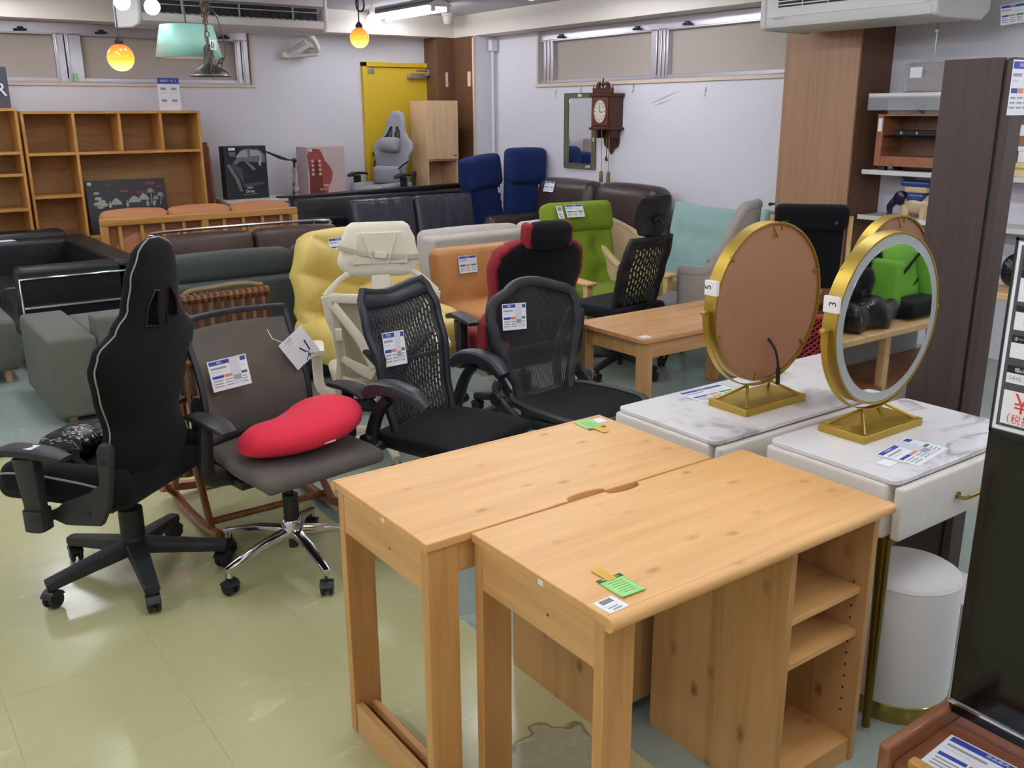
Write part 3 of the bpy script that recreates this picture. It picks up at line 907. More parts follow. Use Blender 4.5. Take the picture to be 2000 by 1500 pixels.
def table_mirror(label, x, y, side, plate, num, z0=.765):
    """side = -1: glass towards -y"""
    t = thing('round_mirror', label, 'mirror', (x, y, z0), group='round gold vanity mirrors')
    obj('base', G().bb((-.15, -.08, 0), (.15, .08, .024)), 'gold', t, bevel=.002)
    rr, zc, dp = .257, .342, .023
    n = 72
    ring = []
    for ro, yy in ((rr, -dp), (rr, dp), (rr - .006, dp), (rr - .006, -dp)):
        ring.append([(ro * math.cos(2 * math.pi * k / n), yy, zc + ro * math.sin(2 * math.pi * k / n)) for k in range(n)])
    ring.append(ring[0])
    fr = obj('frame_ring', G().loft(ring, True, False), 'gold', t)
    yb = -side * .012
    obj('back_board', G().cyl((0, yb - .003, zc), (0, yb + .003, zc), rr - .006, n=n), 'mirror_back', fr)
    ym = side * .017
    obj('light_band', G().cyl((0, ym, zc), (0, ym + side * .004, zc), rr - .007, n=n), 'mirror_frost', fr)
    obj('mirror_glass', G().cyl((0, ym + side * .004, zc), (0, ym + side * .0055, zc), rr - .036, n=n), 'mirror_glass', fr)
    for k in range(6):
        a = R(20 + 60 * k)
        cx, cz = (rr - .012) * math.cos(a), zc + (rr - .012) * math.sin(a)
        obj('clip', G().box((cx, yb - side * .006, cz), (.028, .006, .008), rot=(0, -a, 0)), 'gold', fr)
    # yoke
    ys = []
    for k in range(41):
        a = R(180 + 180 * k / 40)
        ro = rr + .016
        ys.append([(ro * math.cos(a), -.011, zc + ro * math.sin(a)), (ro * math.cos(a), .011, zc + ro * math.sin(a)),
                   ((ro + .003) * math.cos(a), .011, zc + (ro + .003) * math.sin(a)), ((ro + .003) * math.cos(a), -.011, zc + (ro + .003) * math.sin(a))])
    obj('yoke', G().loft(ys), 'gold', t)
    for s in (-1, 1):
        obj('pivot_knob', G().cyl((s * (rr - .002), 0, zc), (s * (rr + .022), 0, zc), .006).ball((s * (rr + .027), 0, zc), .010), 'gold', t)
    zb = zc - rr - .018
    for sx in (-1, 1):
        obj('support_rod', G().tube([(sx * .132, -.066, .022), (sx * .06, -.004, zb), (sx * .055, 0, zb + .003), (sx * .06, .004, zb), (sx * .132, .066, .022)], .005, 8), 'gold', t)
    cb = obj('power_cable', G().tube([(.01, -side * .018, zc - .12), (.03, -side * .035, zc - .16), (.045, -side * .04, zc - .22)], .004, 8, smooth=4).cyl((.045, -side * .04, zc - .22), (.046, -side * .04, zc - .275), .007), 'black_plastic', t)
    if num:
        lb = obj('number_label', G().bb((-rr - .0015, -.0235, zc + .05), (-rr + .012, .0235, zc + .095)), 'paper', fr)
        text(num, .034, 'ink_black', lb, (-rr - .0022, side * .008, zc + .075), (R(90), R(-90), R(-90)))
    if side > 0:
        obj('hang_hook', G().tube([(.0, -side * .016, zc + rr - .012), (.006, -side * .022, zc + rr - .03), (.012, -side * .024, zc + rr - .05), (.004, -side * .022, zc + rr - .04)], .003, 6), 'gold', fr)
    return t
table_mirror('round gold mirror showing its flat brown back board, label 5', 2.40, 1.925, 1, True, '5')
table_mirror('round gold mirror with frosted light band and reflecting glass, label 3', 2.475, 1.55, -1, True, '3')
table_mirror('round gold mirror half hidden behind the tall dark cabinet', 3.30, 2.06, 1, False, '', .715)
t = thing('stool', 'white velvet drum stool with gold band under the vanity', 'stool', (2.365, 1.315, 0))
obj('seat_drum', G().lathe([(.149, .052), (.150, .07), (.150, .408), (.146, .42), (.135, .427), (.07, .44), (.0, .442)], n=56), 'stool_velvet', t)
obj('top_seam', G().tube([(.148 * math.cos(2 * math.pi * k / 40), .148 * math.sin(2 * math.pi * k / 40), .414) for k in range(40)], .0025, 6, closed=True), 'stool_velvet', t)
obj('gold_band', G().lathe([(.151, 0), (.152, .002), (.152, .054), (.150, .056)], n=56), 'gold_polished', t)
t = thing('wrapped_parcel', 'pale box on the floor behind the white drum stool', 'box', (2.78, 1.30, 0))
obj('carton', G().bb((0, 0, 0), (.22, .18, .15)), 'platform_white', t, bevel=.004)
obj('tape_strip', G().bb((-.001, -.001, .1), (.221, -.0002, .112)), 'gold', t)

# ================================================================== tall dark cabinet, right side
t = thing('tall_cabinet', 'tall slim dark brown cabinet standing behind the round mirrors', 'cabinet', (3.15, 1.60, 0))
obj('side_panel', G().bb((0, .04, 0), (.015, .245, 1.86)), 'wenge_z', t, bevel=.0015)
obj('carcass', G().bb((.015, .045, .03), (.085, .24, 1.855)), 'wenge_z', t)
obj('gap_shadow', G().bb((.006, .028, .02), (.08, .045, 1.85)), 'black_void', t)
obj('door', G().bb((0, 0, .02), (.085, .028, 1.858)), 'wenge_z', t, bevel=.0015)

# ================================================================== television and its board
tb = thing('tv_board', 'low reddish brown wooden tv board with raised rim, bottom right', 'tv board', (1.60, .905, 0))
obj('rim_board', G().bb((0, -.026, .0), (.5, 0, .425)), 'tv_board_x', tb, bevel=.006, seg=3)
obj('top_board', G().bb((.02, -1.55, .362), (.5, -.026, .385)), 'tv_board_y', tb, bevel=.003)
obj('front_rail', G().bb((.03, -1.55, .33), (.055, -.05, .40)), 'oak_x', tb, bevel=.004)
obj('drawer_case', G().bb((.05, -1.55, .04), (.48, -.026, .362)), 'tv_board_y', tb)
obj('rim_board', G().bb((0, -1.6, .0), (.5, -1.55, .425)), 'tv_board_x', tb, bevel=.006)
tv = thing('television', 'large flat black television standing on the brown board', 'television', (1.83, .885, .385))
obj('bezel', G().bb((0, -1.25, .042), (.035, 0, .70)), 'tv_bezel', tv, bevel=.004)
obj('screen', G().bb((-.0015, -1.235, .085), (.0, -.018, .683)), 'tv_screen', tv)
obj('silver_line', G().bb((-.004, -1.25, .058), (.0, -.001, .064)), 'chrome', tv)
obj('speaker_bar', G().bb((.004, -1.24, .03), (.04, -.004, .056)), 'black_plastic_gloss', tv, bevel=.004)
obj('stand_foot', G().bb((-.06, -.9, 0), (.14, -.35, .012)).bb((.02, -.7, .012), (.05, -.55, .06)), 'black_plastic_gloss', tv, bevel=.004)
# price sign clipped to the television
sg = thing('price_sign', 'acrylic price sign with red yen mark on the television edge', 'sign', (1.815, .875, 1.083))
TXT = (R(90), 0, R(-90))
SW, SH = .42, .385
obj('acrylic_sleeve', G().bb((-.004, -SW, 0), (.002, 0, SH)), 'acrylic', sg, bevel=.003)
obj('dark_edge', G().bb((-.0042, -SW, 0), (-.0035, 0, .006)).bb((-.0042, -.005, 0), (-.0035, 0, SH)).bb((-.0042, -SW, SH - .006), (-.0035, 0, SH)), 'ink_black', sg)
pa = obj('sheet', G().bb((-.0048, -SW + .006, .008), (-.0044, -.007, SH - .008)), 'paper', sg)
obj('slate_panel', G().bb((-.0052, -SW + .014, .016), (-.0048, -.013, SH - .014)), 'sign_slate', sg)
g = G()
for z0, z1 in ((.265, .31), (.21, .245), (.155, .185), (.022, .09), (.105, .125)):
    g.bb((-.0056, -SW + .02, z0), (-.0052, -.02, z1))
obj('white_boxes', g, 'ink_white', sg)
g = G()
for z0, z1 in ((.31, .325), (.245, .257), (.185, .2), (.125, .14), (.33, .36)):
    g.bb((-.0058, -SW + .02, z0), (-.0053, -.02, z1))
obj('dark_headers', g, 'ink_black', sg)
text('ホームネットワーク', .0095, 'ink_white', sg, (-.006, -.024, .192), TXT, align='LEFT')
text('外形寸法', .010, 'ink_white', sg, (-.006, -.034, .251), TXT, align='LEFT')
text('外径', .011, 'ink_grey', sg, (-.006, -.036, .226), TXT, align='LEFT')
text('幅x高さ', .010, 'ink_white', sg, (-.006, -.034, .132), TXT, align='LEFT')
text('1446.7x909.2', .013, 'ink_grey', sg, (-.006, -.024, .115), TXT, align='LEFT')
text('¥', .055, 'ink_red', sg, (-.006, -.042, .064), TXT, align='LEFT')
text('（税抜', .021, 'ink_red', sg, (-.006, -.018, .033), TXT, align='LEFT')

# ================================================================== low wooden table
t = thing('low_table', 'natural wood low table between the office chairs', 'table', (3.40, 3.50, 0))
TL, TD, TZ = 1.2, .58, .53
obj('table_top', G().bb((0, 0, TZ - .026), (TL, TD, TZ)), 'table_x', t, bevel=.003)
for lx in (.02, TL - .085):
    for ly in (.015, TD - .08):
        obj('leg', G().bb((lx, ly, 0), (lx + .065, ly + .065, TZ - .026)), 'table_z', t, bevel=.003)
obj('end_apron', G().bb((.035, .08, TZ - .115), (.055, TD - .08, TZ - .026)), 'table_z', t)
obj('end_apron', G().bb((TL - .055, .08, TZ - .115), (TL - .035, TD - .08, TZ - .026)), 'table_z', t)
obj('drawer_front', G().bb((.088, .02, TZ - .115), (TL - .088, .038, TZ - .03)), 'table_x', t, bevel=.0015)
obj('back_apron', G().bb((.085, TD - .04, TZ - .115), (TL - .085, TD - .02, TZ - .026)), 'table_x', t)
obj('paper_label', G().bb((.03, .03, TZ), (.09, .08, TZ + .0008)), 'paper', t)
# ================================================================== chairs: shared pieces
def bar(g, pts, w_, h_, n=12, p=.55, smooth=0, mat=None, up=(0, 0, 1)):
    """superelliptic bar swept along pts; w_ across, h_ along up (numbers or lists)"""
    pts = [Vector(q) for q in pts]
    if smooth:
        m0 = len(pts); pts = crom(pts, smooth)
    def at(v, i):
        if not isinstance(v, (list, tuple)):
            return v
        x = i / (len(pts) - 1) * (len(v) - 1); k = min(int(x), len(v) - 2); return v[k] + (v[k + 1] - v[k]) * (x - k)
    secs = []
    for i, q in enumerate(pts):
        a = pts[max(0, i - 1)]; b = pts[min(len(pts) - 1, i + 1)]
        t = (b - a).normalized(); u = Vector(up)
        s = t.cross(u)
        s = s.normalized() if s.length > 1e-4 else Vector((1, 0, 0))
        u2 = s.cross(t).normalized()
        ring = []
        for k in range(n):
            c, d = math.cos(2 * math.pi * k / n), math.sin(2 * math.pi * k / n)
            ring.append(q + s * math.copysign(abs(c) ** p, c) * at(w_, i) / 2 + u2 * math.copysign(abs(d) ** p, d) * at(h_, i) / 2)
        secs.append(ring)
    return g.loft(secs, mat=mat)
_castor_mesh = {}
def castor(t, x, y, a, r=.027, mat='castor_black', zc=None):
    """twin-wheel castor; meshes are shared between alike castors"""
    key = (r, mat)
    if key not in _castor_mesh:
        g = G()
        for s in (-1, 1):
            g.lathe([(.0, -.009), (r * .55, -.0095), (r * .9, -.007), (r, -.003), (r, .003), (r * .9, .007), (r * .55, .0095), (0, .009)], n=20, T=Matrix.Translation((s * .0145, 0, r)) @ Matrix.Rotation(R(90), 4, 'Y'))
        g.box((0, .004, r + .008), (.009, r * 1.2, r * 1.1)).cyl((0, .012, r), (0, .012, r * 2 + .022), .0055, n=10)
        g.prism([(.03 * math.cos(R(q)) * r / .027, r + .031 * math.sin(R(q)) * r / .027) for q in range(20, 161, 20)], -.024, .024, 'x')
        o = obj('castor', g, mat, t)
        _castor_mesh[key] = o.data
    else:
        o = bpy.data.objects.new('castor', _castor_mesh[key]); COL.objects.link(o); o.parent = t
    o.location = (x, y, 0); o.rotation_euler = (0, 0, a)
    return o
def star(t, r=.32, rot=0, mat='black_plastic', hub=.15, tip=.085, w0=.06, w1=.038, h0=.045, h1=.028, cr=.027, lift='black_plastic', seatz=.40, arch=0, cmat='castor_black', fat=.03):
    g = G()
    ends = []
    for k in range(5):
        a = rot + 2 * math.pi * k / 5
        d = Vector((math.cos(a), math.sin(a), 0))
        pts = [d * .02 + Vector((0, 0, hub - .02)), d * r * .5 + Vector((0, 0, (hub + tip) / 2 - .008 + arch)), d * r + Vector((0, 0, tip))]
        bar(g, pts, [w0, (w0 + w1) / 2, w1], [h0, (h0 + h1) / 2, h1], n=8, p=.6)
        g.cyl(d * (r - .012) + Vector((0, 0, tip - .03)), d * (r - .012) + Vector((0, 0, tip)), .012, n=10)
        ends.append((a, d * (r - .012)))
    g.lathe([(.035, hub - .045), (.042, hub - .03), (.042, hub + .015), (.034, hub + .03)], n=20)
    obj('star_base', g, mat, t, bevel=.002)
    for a, d in ends:
        castor(t, d.x, d.y, a * 1.7 + 1, cr, cmat)
    obj('gas_lift', G().cyl((0, 0, hub + .02), (0, 0, hub + .13), fat).cyl((0, 0, hub + .13), (0, 0, seatz), .014).cyl((0, 0, hub - .09), (0, 0, hub + .03), .018), lift, t)
def rim(tab, zs, side, ty=0.0):
    out = []
    for z in zs:
        w_, t_, cy, wing = lerpt(tab, z)
        out.append((side * w_, cy - wing + ty * t_, z))
    return out
def gaming(t, back, side, seat_m, pipe, frame='dark_plastic', pipe_on=True, tab=None, arms=True, seat_side=None, slots=True, base_r=.33, rot=.3, armz=.615, shift=-.055):
    tab = tab or [(.42, .17, .035, .175, .01), (.46, .205, .045, .18, .02), (.53, .238, .048, .188, .04), (.65, .196, .045, .198, .045), (.79, .245, .045, .215, .045), (.885, .285, .045, .23, .035), (.945, .272, .042, .238, .03), (1.01, .19, .04, .248, .02), (1.07, .143, .04, .256, .012), (1.17, .13, .038, .268, .008), (1.25, .10, .034, .276, 0), (1.28, .07, .026, .28, 0), (1.295, .03, .012, .281, 0)]
    bk = obj('backrest', G().loft(pill(tab, 44, 32, .62)), back, t)
    zs = [tab[0][0] + (tab[-1][0] - tab[0][0]) * i / 50 for i in range(51)]
    if slots:
        g = G()
        for s in (-1, 1):
            g.prism([(s * .02, .995), (s * .092, 1.01), (s * .08, 1.075), (s * .045, 1.125), (s * .026, 1.12)], .1, .55, 'y')
        cut(bk, g)
        for s in (-1, 1):
            pts = []
            for x, z in ((s * .02, .995), (s * .092, 1.01), (s * .08, 1.075), (s * .045, 1.125), (s * .026, 1.12)):
                w_, t_, cy, wing = lerpt(tab, z)
                pts.append((x, cy + t_ * .98 - wing * (x / w_) ** 2, z))
            obj('slot_bezel', G().tube(pts, .006, 6, closed=True), 'black_plastic_gloss', bk)
            pts = [(x, y - 2 * .04 + .004, z) for x, y, z in pts]
            obj('slot_bezel', G().tube(pts, .006, 6, closed=True), 'black_plastic_gloss', bk)
    if pipe_on:
        obj('piping', G().tube(rim(tab, zs, -1, .35) + list(reversed(rim(tab, zs, 1, .35))), .003, 6), pipe, bk)
    if side:
        for s in (-1, 1):
            pts = rim(tab, [z for z in zs if .5 < z < 1.0], s, -.1)
            obj('side_bolster', bar(G(), [(x * .93, y - .02, z) for x, y, z in pts], .07, .08, up=(0, 1, 0)), side, bk)
    st = obj('seat', G().rbox((0, -.03, .435), (.50, .54, .11), .045, 3, 4, (0, 0, .012)), seat_m, t)
    for s in (-1, 1):
        obj('seat_bolster', G().rbox((s * .215, -.02, .465), (.115, .5, .125), .05, 3, 4), seat_side or seat_m, st)
        if pipe_on:
            obj('seat_piping', G().tube([(s * .272, .2, .475), (s * .276, .05, .495), (s * .276, -.12, .505), (s * .262, -.25, .49), (s * .225, -.292, .45), (s * .2, -.3, .415)], .004, 6, smooth=4), pipe, st)
    obj('tilt_plate', G().bb((-.12, -.14, .345), (.12, .16, .385)).bb((-.2, .1, .35), (.2, .14, .38)), frame, t, bevel=.005)
    for s in (-1, 1):
        poly = [(-.05, .36), (.02, .335), (.16, .345), (.2, .42), (.215, .5), (.235, .62), (.225, .645), (.195, .645), (.18, .62), (.175, .50), (.12, .46), (.02, .42)]
        obj('recline_bracket', G().prism(poly, s * .262, s * .292, 'x'), frame, t, bevel=.005)
        obj('bolt', G().cyl((s * .29, .2, .58), (s * .294, .2, .58), .01).cyl((s * .29, .12, .39), (s * .294, .12, .39), .01), 'black_void', t)
    if arms:
        for s in (-1, 1):
            a = obj('armrest', bar(G(), [(s * .335, -.05, .335), (s * .335, -.05, .41)], .075, .08, up=(0, 1, 0)), frame, t, bevel=.002)
            obj('arm_post', bar(G(), [(s * .335, -.05, .40), (s * .335, -.06, armz - .02)], [.05, .06], [.07, .09], up=(0, 1, 0)), frame, a)
            obj('arm_strut', bar(G(), [(s * .335, -.05, .36), (s * .15, -.02, .365)], .05, .02), frame, a)
            obj('arm_pad', bar(G(), [(s * .335, .10, armz - .012), (s * .335, .02, armz), (s * .335, -.1, armz + .004), (s * .335, -.17, armz - .012), (s * .335, -.195, armz - .025)], [.06, .085, .09, .085, .05], [.02, .032, .034, .03, .015], smooth=4), frame, a)
    obj('lever', G().tube([(.1, .02, .36), (.24, .0, .365), (.29, -.01, .36)], .007, 8), frame, t)
    for c in t.children:
        c.location.y += shift
    star(t, base_r, rot, frame, .15, .09, .085, .055, .06, .042, .033, 'black_plastic', .35, fat=.044)
    return t
# ------------------------------------------------------------------ black gaming chair, left
t = thing('gaming_chair', 'black gaming chair with grey piping seen from behind at left', 'gaming chair', (.735, 3.465, 0), face=(-.64, .77))
gaming(t, 'black_fabric', None, 'black_fabric', 'piping_grey', 'dark_plastic', rot=R(45))
obj('arm_label', G().bb((.315, -.10, .6335), (.36, -.07, .6345)), 'paper', t)
t = thing('lumbar_pillow', 'shiny black bagged pillow lying on the black gaming chair seat', 'pillow', (.735, 3.465, .505), face=(-.64, .77))
obj('pillow', G().rbox((.02, -.16, .04), (.24, .2, .07), .035, 3, 3, (0, 0, .02)), 'bag_black', t)
obj('strap', bar(G(), [(.12, -.1, .05), (.17, -.06, .03), (.19, .0, .01)], .025, .004), 'black_felt', t)
# ------------------------------------------------------------------ grey gaming chair by the yellow door
t = thing('gaming_chair', 'light grey gaming chair in front of the yellow door', 'gaming chair', (5.17, 9.53, .42), face=(-.93, -.37))
gaming(t, 'light_grey_fabric', None, 'light_grey_fabric', 'piping_grey', 'black_plastic', pipe_on=False, rot=.1)
obj('head_pillow', G().rbox((0, .07, .93), (.26, .09, .16), .04, 3, 4, (0, .03, 0), rot=(R(-12), 0, 0)), 'light_grey_fabric', t)
obj('lumbar_pillow', G().rbox((0, .01, .6), (.36, .1, .2), .045, 3, 4, (0, .02, 0)), 'light_grey_fabric', t)
for q in (-1, 1):
    obj('pillow_strap', G().tube([(q * .17, .0, .67), (q * .21, .05, .72), (q * .235, .1, .75)], .008, 6), 'black_felt', t)
    obj('neck_strap', G().tube([(q * .12, .06, .96), (q * .06, .105, 1.03), (q * .05, .12, 1.06)], .008, 6), 'black_felt', t)
# ------------------------------------------------------------------ red and black gaming chair
t = thing('gaming_chair', 'dark red and black gaming chair seen from behind with separate headrest', 'gaming chair', (3.05, 4.10, 0), face=(.12, .99))
RT = [(.38, .23, .05, .17, .03), (.48, .275, .06, .18, .05), (.58, .28, .06, .2, .06), (.66, .235, .055, .212, .05), (.76, .235, .055, .232, .045), (.90, .26, .052, .262, .045), (.97, .245, .05, .275, .035), (1.02, .20, .045, .285, .02), (1.045, .14, .03, .29, .01)]
gaming(t, 'black_felt', None, 'black_felt', 'dark_red_fabric', 'black_plastic', pipe_on=False, tab=RT, seat_side='dark_red_fabric', slots=False, rot=.2)
zs = [.38 + .66 * i / 40 for i in range(41)]
bk = [c for c in t.children if c.name.startswith('backrest')][0]
pts = rim(RT, zs, -1, 0) + [(x, y, z) for x, y, z in reversed(rim(RT, zs, 1, 0))]
obj('red_border', bar(G(), [(x * .95, y - .035, z - (.012 if z > 1.0 else 0)) for x, y, z in pts], .07, .10, up=(0, 1, 0)), 'dark_red_fabric', bk)
hd = obj('headrest', G().rbox((0, .27, 1.085), (.25, .10, .13), .04, 3, 3, (0, .015, .01), rot=(R(-8), 0, 0)), 'black_felt', t)
for q in (-.115, .115):
    obj('red_side', G().rbox((q, .245, 1.085), (.05, .10, .13), .025, 2, 2, rot=(R(-8), 0, 0)), 'dark_red_fabric', hd)

# ------------------------------------------------------------------ brown-grey task chair with chrome base
t = thing('task_chair', 'brown-grey fabric task chair with polished chrome base', 'office chair', (1.26, 3.20, 0), face=(.14, -.99))
star(t, .315, R(45), 'chrome', .165, .095, .05, .03, .032, .02, .028, 'black_plastic', .43, .012)
obj('seat', G().rbox((0, -.05, .468), (.50, .49, .055), .027, 3, 6, (0, 0, .01), fn=lambda o: Vector((o.x * (1 - .12 * max(0, (o.y) / .25)), o.y, o.z - .25 * max(0, -o.y - .16) ** 1.5))), 'charcoal_seat', t)
obj('seat_pan', G().rbox((0, -.04, .435), (.44, .42, .03), .014, 2, 3), 'black_plastic', t)
obj('tilt_mechanism', G().rbox((0, .05, .40), (.2, .3, .06), .02, 2, 2).box((-.17, .02, .41), (.12, .03, .025)).box((-.2, -.02, .405), (.05, .08, .03)), 'black_plastic', t)
def bkf(u, v):
    x = (u - .5) * .45 * (1 - .05 * v)
    z = .50 + v * .415
    y = .185 + .11 * v - .05 * math.sin(math.pi * min(1, v * 1.1)) * 1.0 + .06 * (1 - (2 * u - 1) ** 2)
    return (x, y, z)
bk = obj('backrest', G().grid(bkf, 20, 16), 'charcoal_mesh', t, solid=.008)
for s in (0, 1):
    obj('back_upright', bar(G(), [bkf(s, v / 8) for v in range(9)] + [Vector(bkf(s, 1)) + Vector((0, .01, .035))], .022, .02, up=(0, 1, 0)), 'dark_plastic', bk)
obj('top_handle', bar(G(), [Vector(bkf(u / 10, 1)) + Vector((0, .012, .04 + .0 * u)) for u in range(11)], .03, .022), 'slate_plastic', bk)
obj('lower_rail', bar(G(), [bkf(u / 10, 0) for u in range(11)], .025, .03), 'dark_plastic', bk)
obj('back_stem', bar(G(), [(0, .12, .4), (0, .26, .42), (0, .3, .55)], .07, .03), 'black_plastic', t)
for s in (-1, 1):
    a = obj('armrest', bar(G(), [(s * .22, .02, .42), (s * .30, .03, .44), (s * .305, .03, .52), (s * .30, .02, .64)], [.06, .06, .05, .045], [.025, .025, .03, .03], smooth=4, up=(0, 1, 0)), 'black_plastic', t)
    obj('arm_pad', bar(G(), [(s * .30, .12, .652), (s * .30, .03, .662), (s * .298, -.08, .66), (s * .29, -.14, .645)], [.07, .09, .09, .06], [.018, .024, .024, .014], smooth=4), 'black_plastic', a)
# red bean cushion
t = thing('bean_cushion', 'bright red bean-shaped cushion lying on the task chair seat', 'cushion', (1.28, 3.10, .502), face=(.14, -.99))
sp0 = crom([Vector(q) for q in ((-.225, .06, 0), (-.16, .03, 0), (-.06, -.015, 0), (.05, -.01, .0), (.14, .03, 0), (.225, .09, 0))], 12)
spine = [sp0[round((1 - math.cos(math.pi * i / 30)) / 2 * (len(sp0) - 1))] for i in range(31)]
secs = []
for i, q in enumerate(spine):
    f = (1 - math.cos(math.pi * i / 30)) / 2
    ii = round(f * (len(sp0) - 1))
    a = sp0[max(0, ii - 2)]; b = sp0[min(len(sp0) - 1, ii + 2)]
    d = (b - a).normalized(); sd_ = Vector((-d.y, d.x, 0))
    e = (1 - abs(2 * f - 1) ** 3.2) ** .5 if 0 < f < 1 else .05
    wd = (.10 + .065 * f ** .8) * max(e, .06); ht = (.052 + .02 * f) * max(e ** .8, .08)
    secs.append([q + sd_ * wd * math.cos(2 * math.pi * k / 24) + Vector((0, 0, (.052 + .02 * f) + ht * math.copysign(abs(math.sin(2 * math.pi * k / 24)) ** .8, math.sin(2 * math.pi * k / 24)) + .04 * f)) for k in range(24)])
obj('cover', G().loft(secs), 'red_cushion', t, smooth=80)
obj('cloth_tag', G().box((.03, -.142, .062), (.045, .012, .016), rot=(R(-20), 0, 0)), 'pink_ball', t)

# ------------------------------------------------------------------ black perforated chair (left of the two black ones)
t = thing('perforated_chair', 'black office chair with slotted plastic back and two armrests', 'office chair', (1.88, 3.09, 0), face=(.36, -.93))
PB = [(.43, .17, .10), (.50, .19, .12), (.62, .20, .145), (.75, .212, .155), (.90, .225, .20), (.99, .205, .235), (1.02, .17, .25)]
def pf(u, v):
    z = .43 + .58 * v
    hw, y = lerpt(PB, z)
    x = (2 * u - 1) * hw
    zz = z + .035 * v ** 3 * (abs(2 * u - 1) ** 1.5 - .35)
    return (x, y - .055 * (2 * u - 1) ** 2 * (1 - .3 * v) + .02, zz)
NU, NV = 53, 76
def keep(i, j):
    m = 3
    if i < m or i >= NU - m or j < 5 or j >= NV - 5:
        return True
    if j in (38, 39):
        return True
    c = i - m
    return not (c % 2 == 1 and (j + 2 * ((c // 2) % 2)) % 4 < 3)
bk = obj('backrest', G().grid(pf, NU, NV, keep=keep), 'dark_plastic', t, solid=.005)
obj('back_rim', bar(G(), [pf(0, v / 20) for v in range(21)] + [pf(u / 16, 1) for u in range(1, 17)] + [pf(1, 1 - v / 20) for v in range(1, 21)], .034, .024, up=(0, 1, 0)), 'slate_plastic', bk)
obj('top_band', G().grid(lambda u, v: tuple(Vector(pf(u, .90 + .10 * v)) + Vector((0, -.004, 0))), 24, 2), 'slate_plastic', bk, solid=.012)
obj('spine', bar(bar(bar(G(), [(0, .12, .38), (0, .24, .46), (0, .26, .62)], .06, .025, smooth=4), [(0, .255, .6), (-.1, .23, .72), (-.2, .2, .8)], .04, .02), [(0, .255, .6), (.1, .23, .72), (.2, .2, .8)], .04, .02), 'black_plastic', t)
def sf(o):
    return Vector((o.x * (1 - .10 * max(0, o.y / .24)), o.y, o.z - .35 * max(0, -o.y - .14) ** 1.5))
obj('seat', G().rbox((0, -.06, .465), (.50, .46, .045), .022, 3, 6, (0, 0, .012), fn=sf), 'black_felt', t)
obj('seat_pan', G().rbox((0, -.06, .435), (.47, .43, .03), .014, 2, 3, fn=sf), 'black_plastic', t)
obj('tilt_mechanism', G().rbox((0, .04, .40), (.2, .28, .07), .02, 2, 2).cyl((-.3, .12, .44), (.3, .12, .44), .022), 'black_plastic', t)
for s in (-1, 1):
    a = obj('armrest', bar(G(), [(s * .27, .14, .42), (s * .285, .12, .5), (s * .285, .08, .6), (s * .28, .03, .66)], [.05, .05, .05, .05], [.05, .045, .04, .04], smooth=4, up=(0, 1, 0)), 'black_plastic', t)
    obj('arm_pad', bar(G(), [(s * .275, .14, .655), (s * .28, .09, .69), (s * .28, .01, .70), (s * .272, -.08, .682), (s * .26, -.135, .64)], [.055, .085, .09, .085, .06], [.04, .058, .058, .05, .04], smooth=5), 'slate_plastic', a)
    obj('arm_knob', G().cyl((s * .31, .12, .49), (s * .335, .12, .49), .022), 'black_plastic', a)
star(t, .33, .5, 'dark_plastic', .14, .08, .06, .04, .045, .03, .028, 'black_plastic', .38)

# ------------------------------------------------------------------ black mesh chair (right of the two black ones)
t = thing('mesh_chair', 'black fine-mesh office chair with wide rounded back frame', 'office chair', (2.52, 3.05, 0), face=(.10, -.99))
MB_ = [(.44, .15, .16), (.54, .165, .18), (.66, .21, .205), (.80, .252, .225), (.90, .262, .245), (.96, .245, .26), (.995, .195, .268), (1.01, .13, .272)]
def mf(u, v):
    z = .44 + .565 * v
    hw, y = lerpt(MB_, z)
    z -= .055 * v
    a = 2 * u - 1
    return (a * hw, y - .04 * a * a + .02, z + (.03 * (1 - a * a) - .015) * v ** 4)
bk = obj('backrest', G().grid(mf, 24, 30), 'pellicle_mesh', t)
obj('back_frame', bar(G(), [mf(0, v / 24) for v in range(25)] + [mf(u / 16, 1) for u in range(1, 17)] + [mf(1, 1 - v / 24) for v in range(1, 25)] + [mf(1 - u / 8, 0) for u in range(1, 9)], .046, .03, up=(0, 1, 0)), 'dark_plastic', bk)
obj('lumbar_pad', G().rbox((-.02, .255, .63), (.3, .025, .1), .012, 2, 2), 'black_plastic', bk)
obj('spine', bar(bar(G(), [(-.1, .12, .40), (-.16, .24, .5), (-.2, .27, .66), (-.25, .24, .82)], .045, .03, smooth=4), [(.1, .12, .40), (.16, .24, .5), (.2, .27, .66), (.25, .24, .82)], .045, .03, smooth=4), 'black_plastic', t)
def mseat(u, v):
    a, b = 2 * u - 1, 2 * v - 1
    hw = .25 * (1 - .18 * max(0, b)) * (1 - max(0, abs(b) - .75) * .8)
    return (a * hw, .19 - .47 * (1 - v), .462 + .02 * a * a - .05 * max(0, -b - .5) ** 2 * 4 * .3)
sm = obj('seat', G().grid(mseat, 16, 16), 'black_felt', t, solid=.012)
obj('seat_frame', bar(G(), [mseat(0, v / 12) for v in range(13)] + [mseat(u / 8, 1) for u in range(1, 9)] + [mseat(1, 1 - v / 12) for v in range(1, 13)] + [mseat(1 - u / 8, 0) for u in range(1, 9)], .04, .03), 'dark_plastic', sm)
for s in (-1, 1):
    obj('arm_bracket', bar(G(), [(s * .24, .2, .56), (s * .27, .18, .50), (s * .265, .05, .43), (s * .25, -.12, .44), (s * .24, -.2, .45)], .03, [.05, .06, .045, .04, .03], smooth=4), 'dark_plastic', t)
    obj('arm_pivot', G().cyl((s * .25, .17, .50), (s * .295, .17, .50), .028), 'black_plastic', t)
obj('tilt_mechanism', G().rbox((0, .06, .40), (.22, .3, .08), .02, 2, 2), 'black_plastic', t)
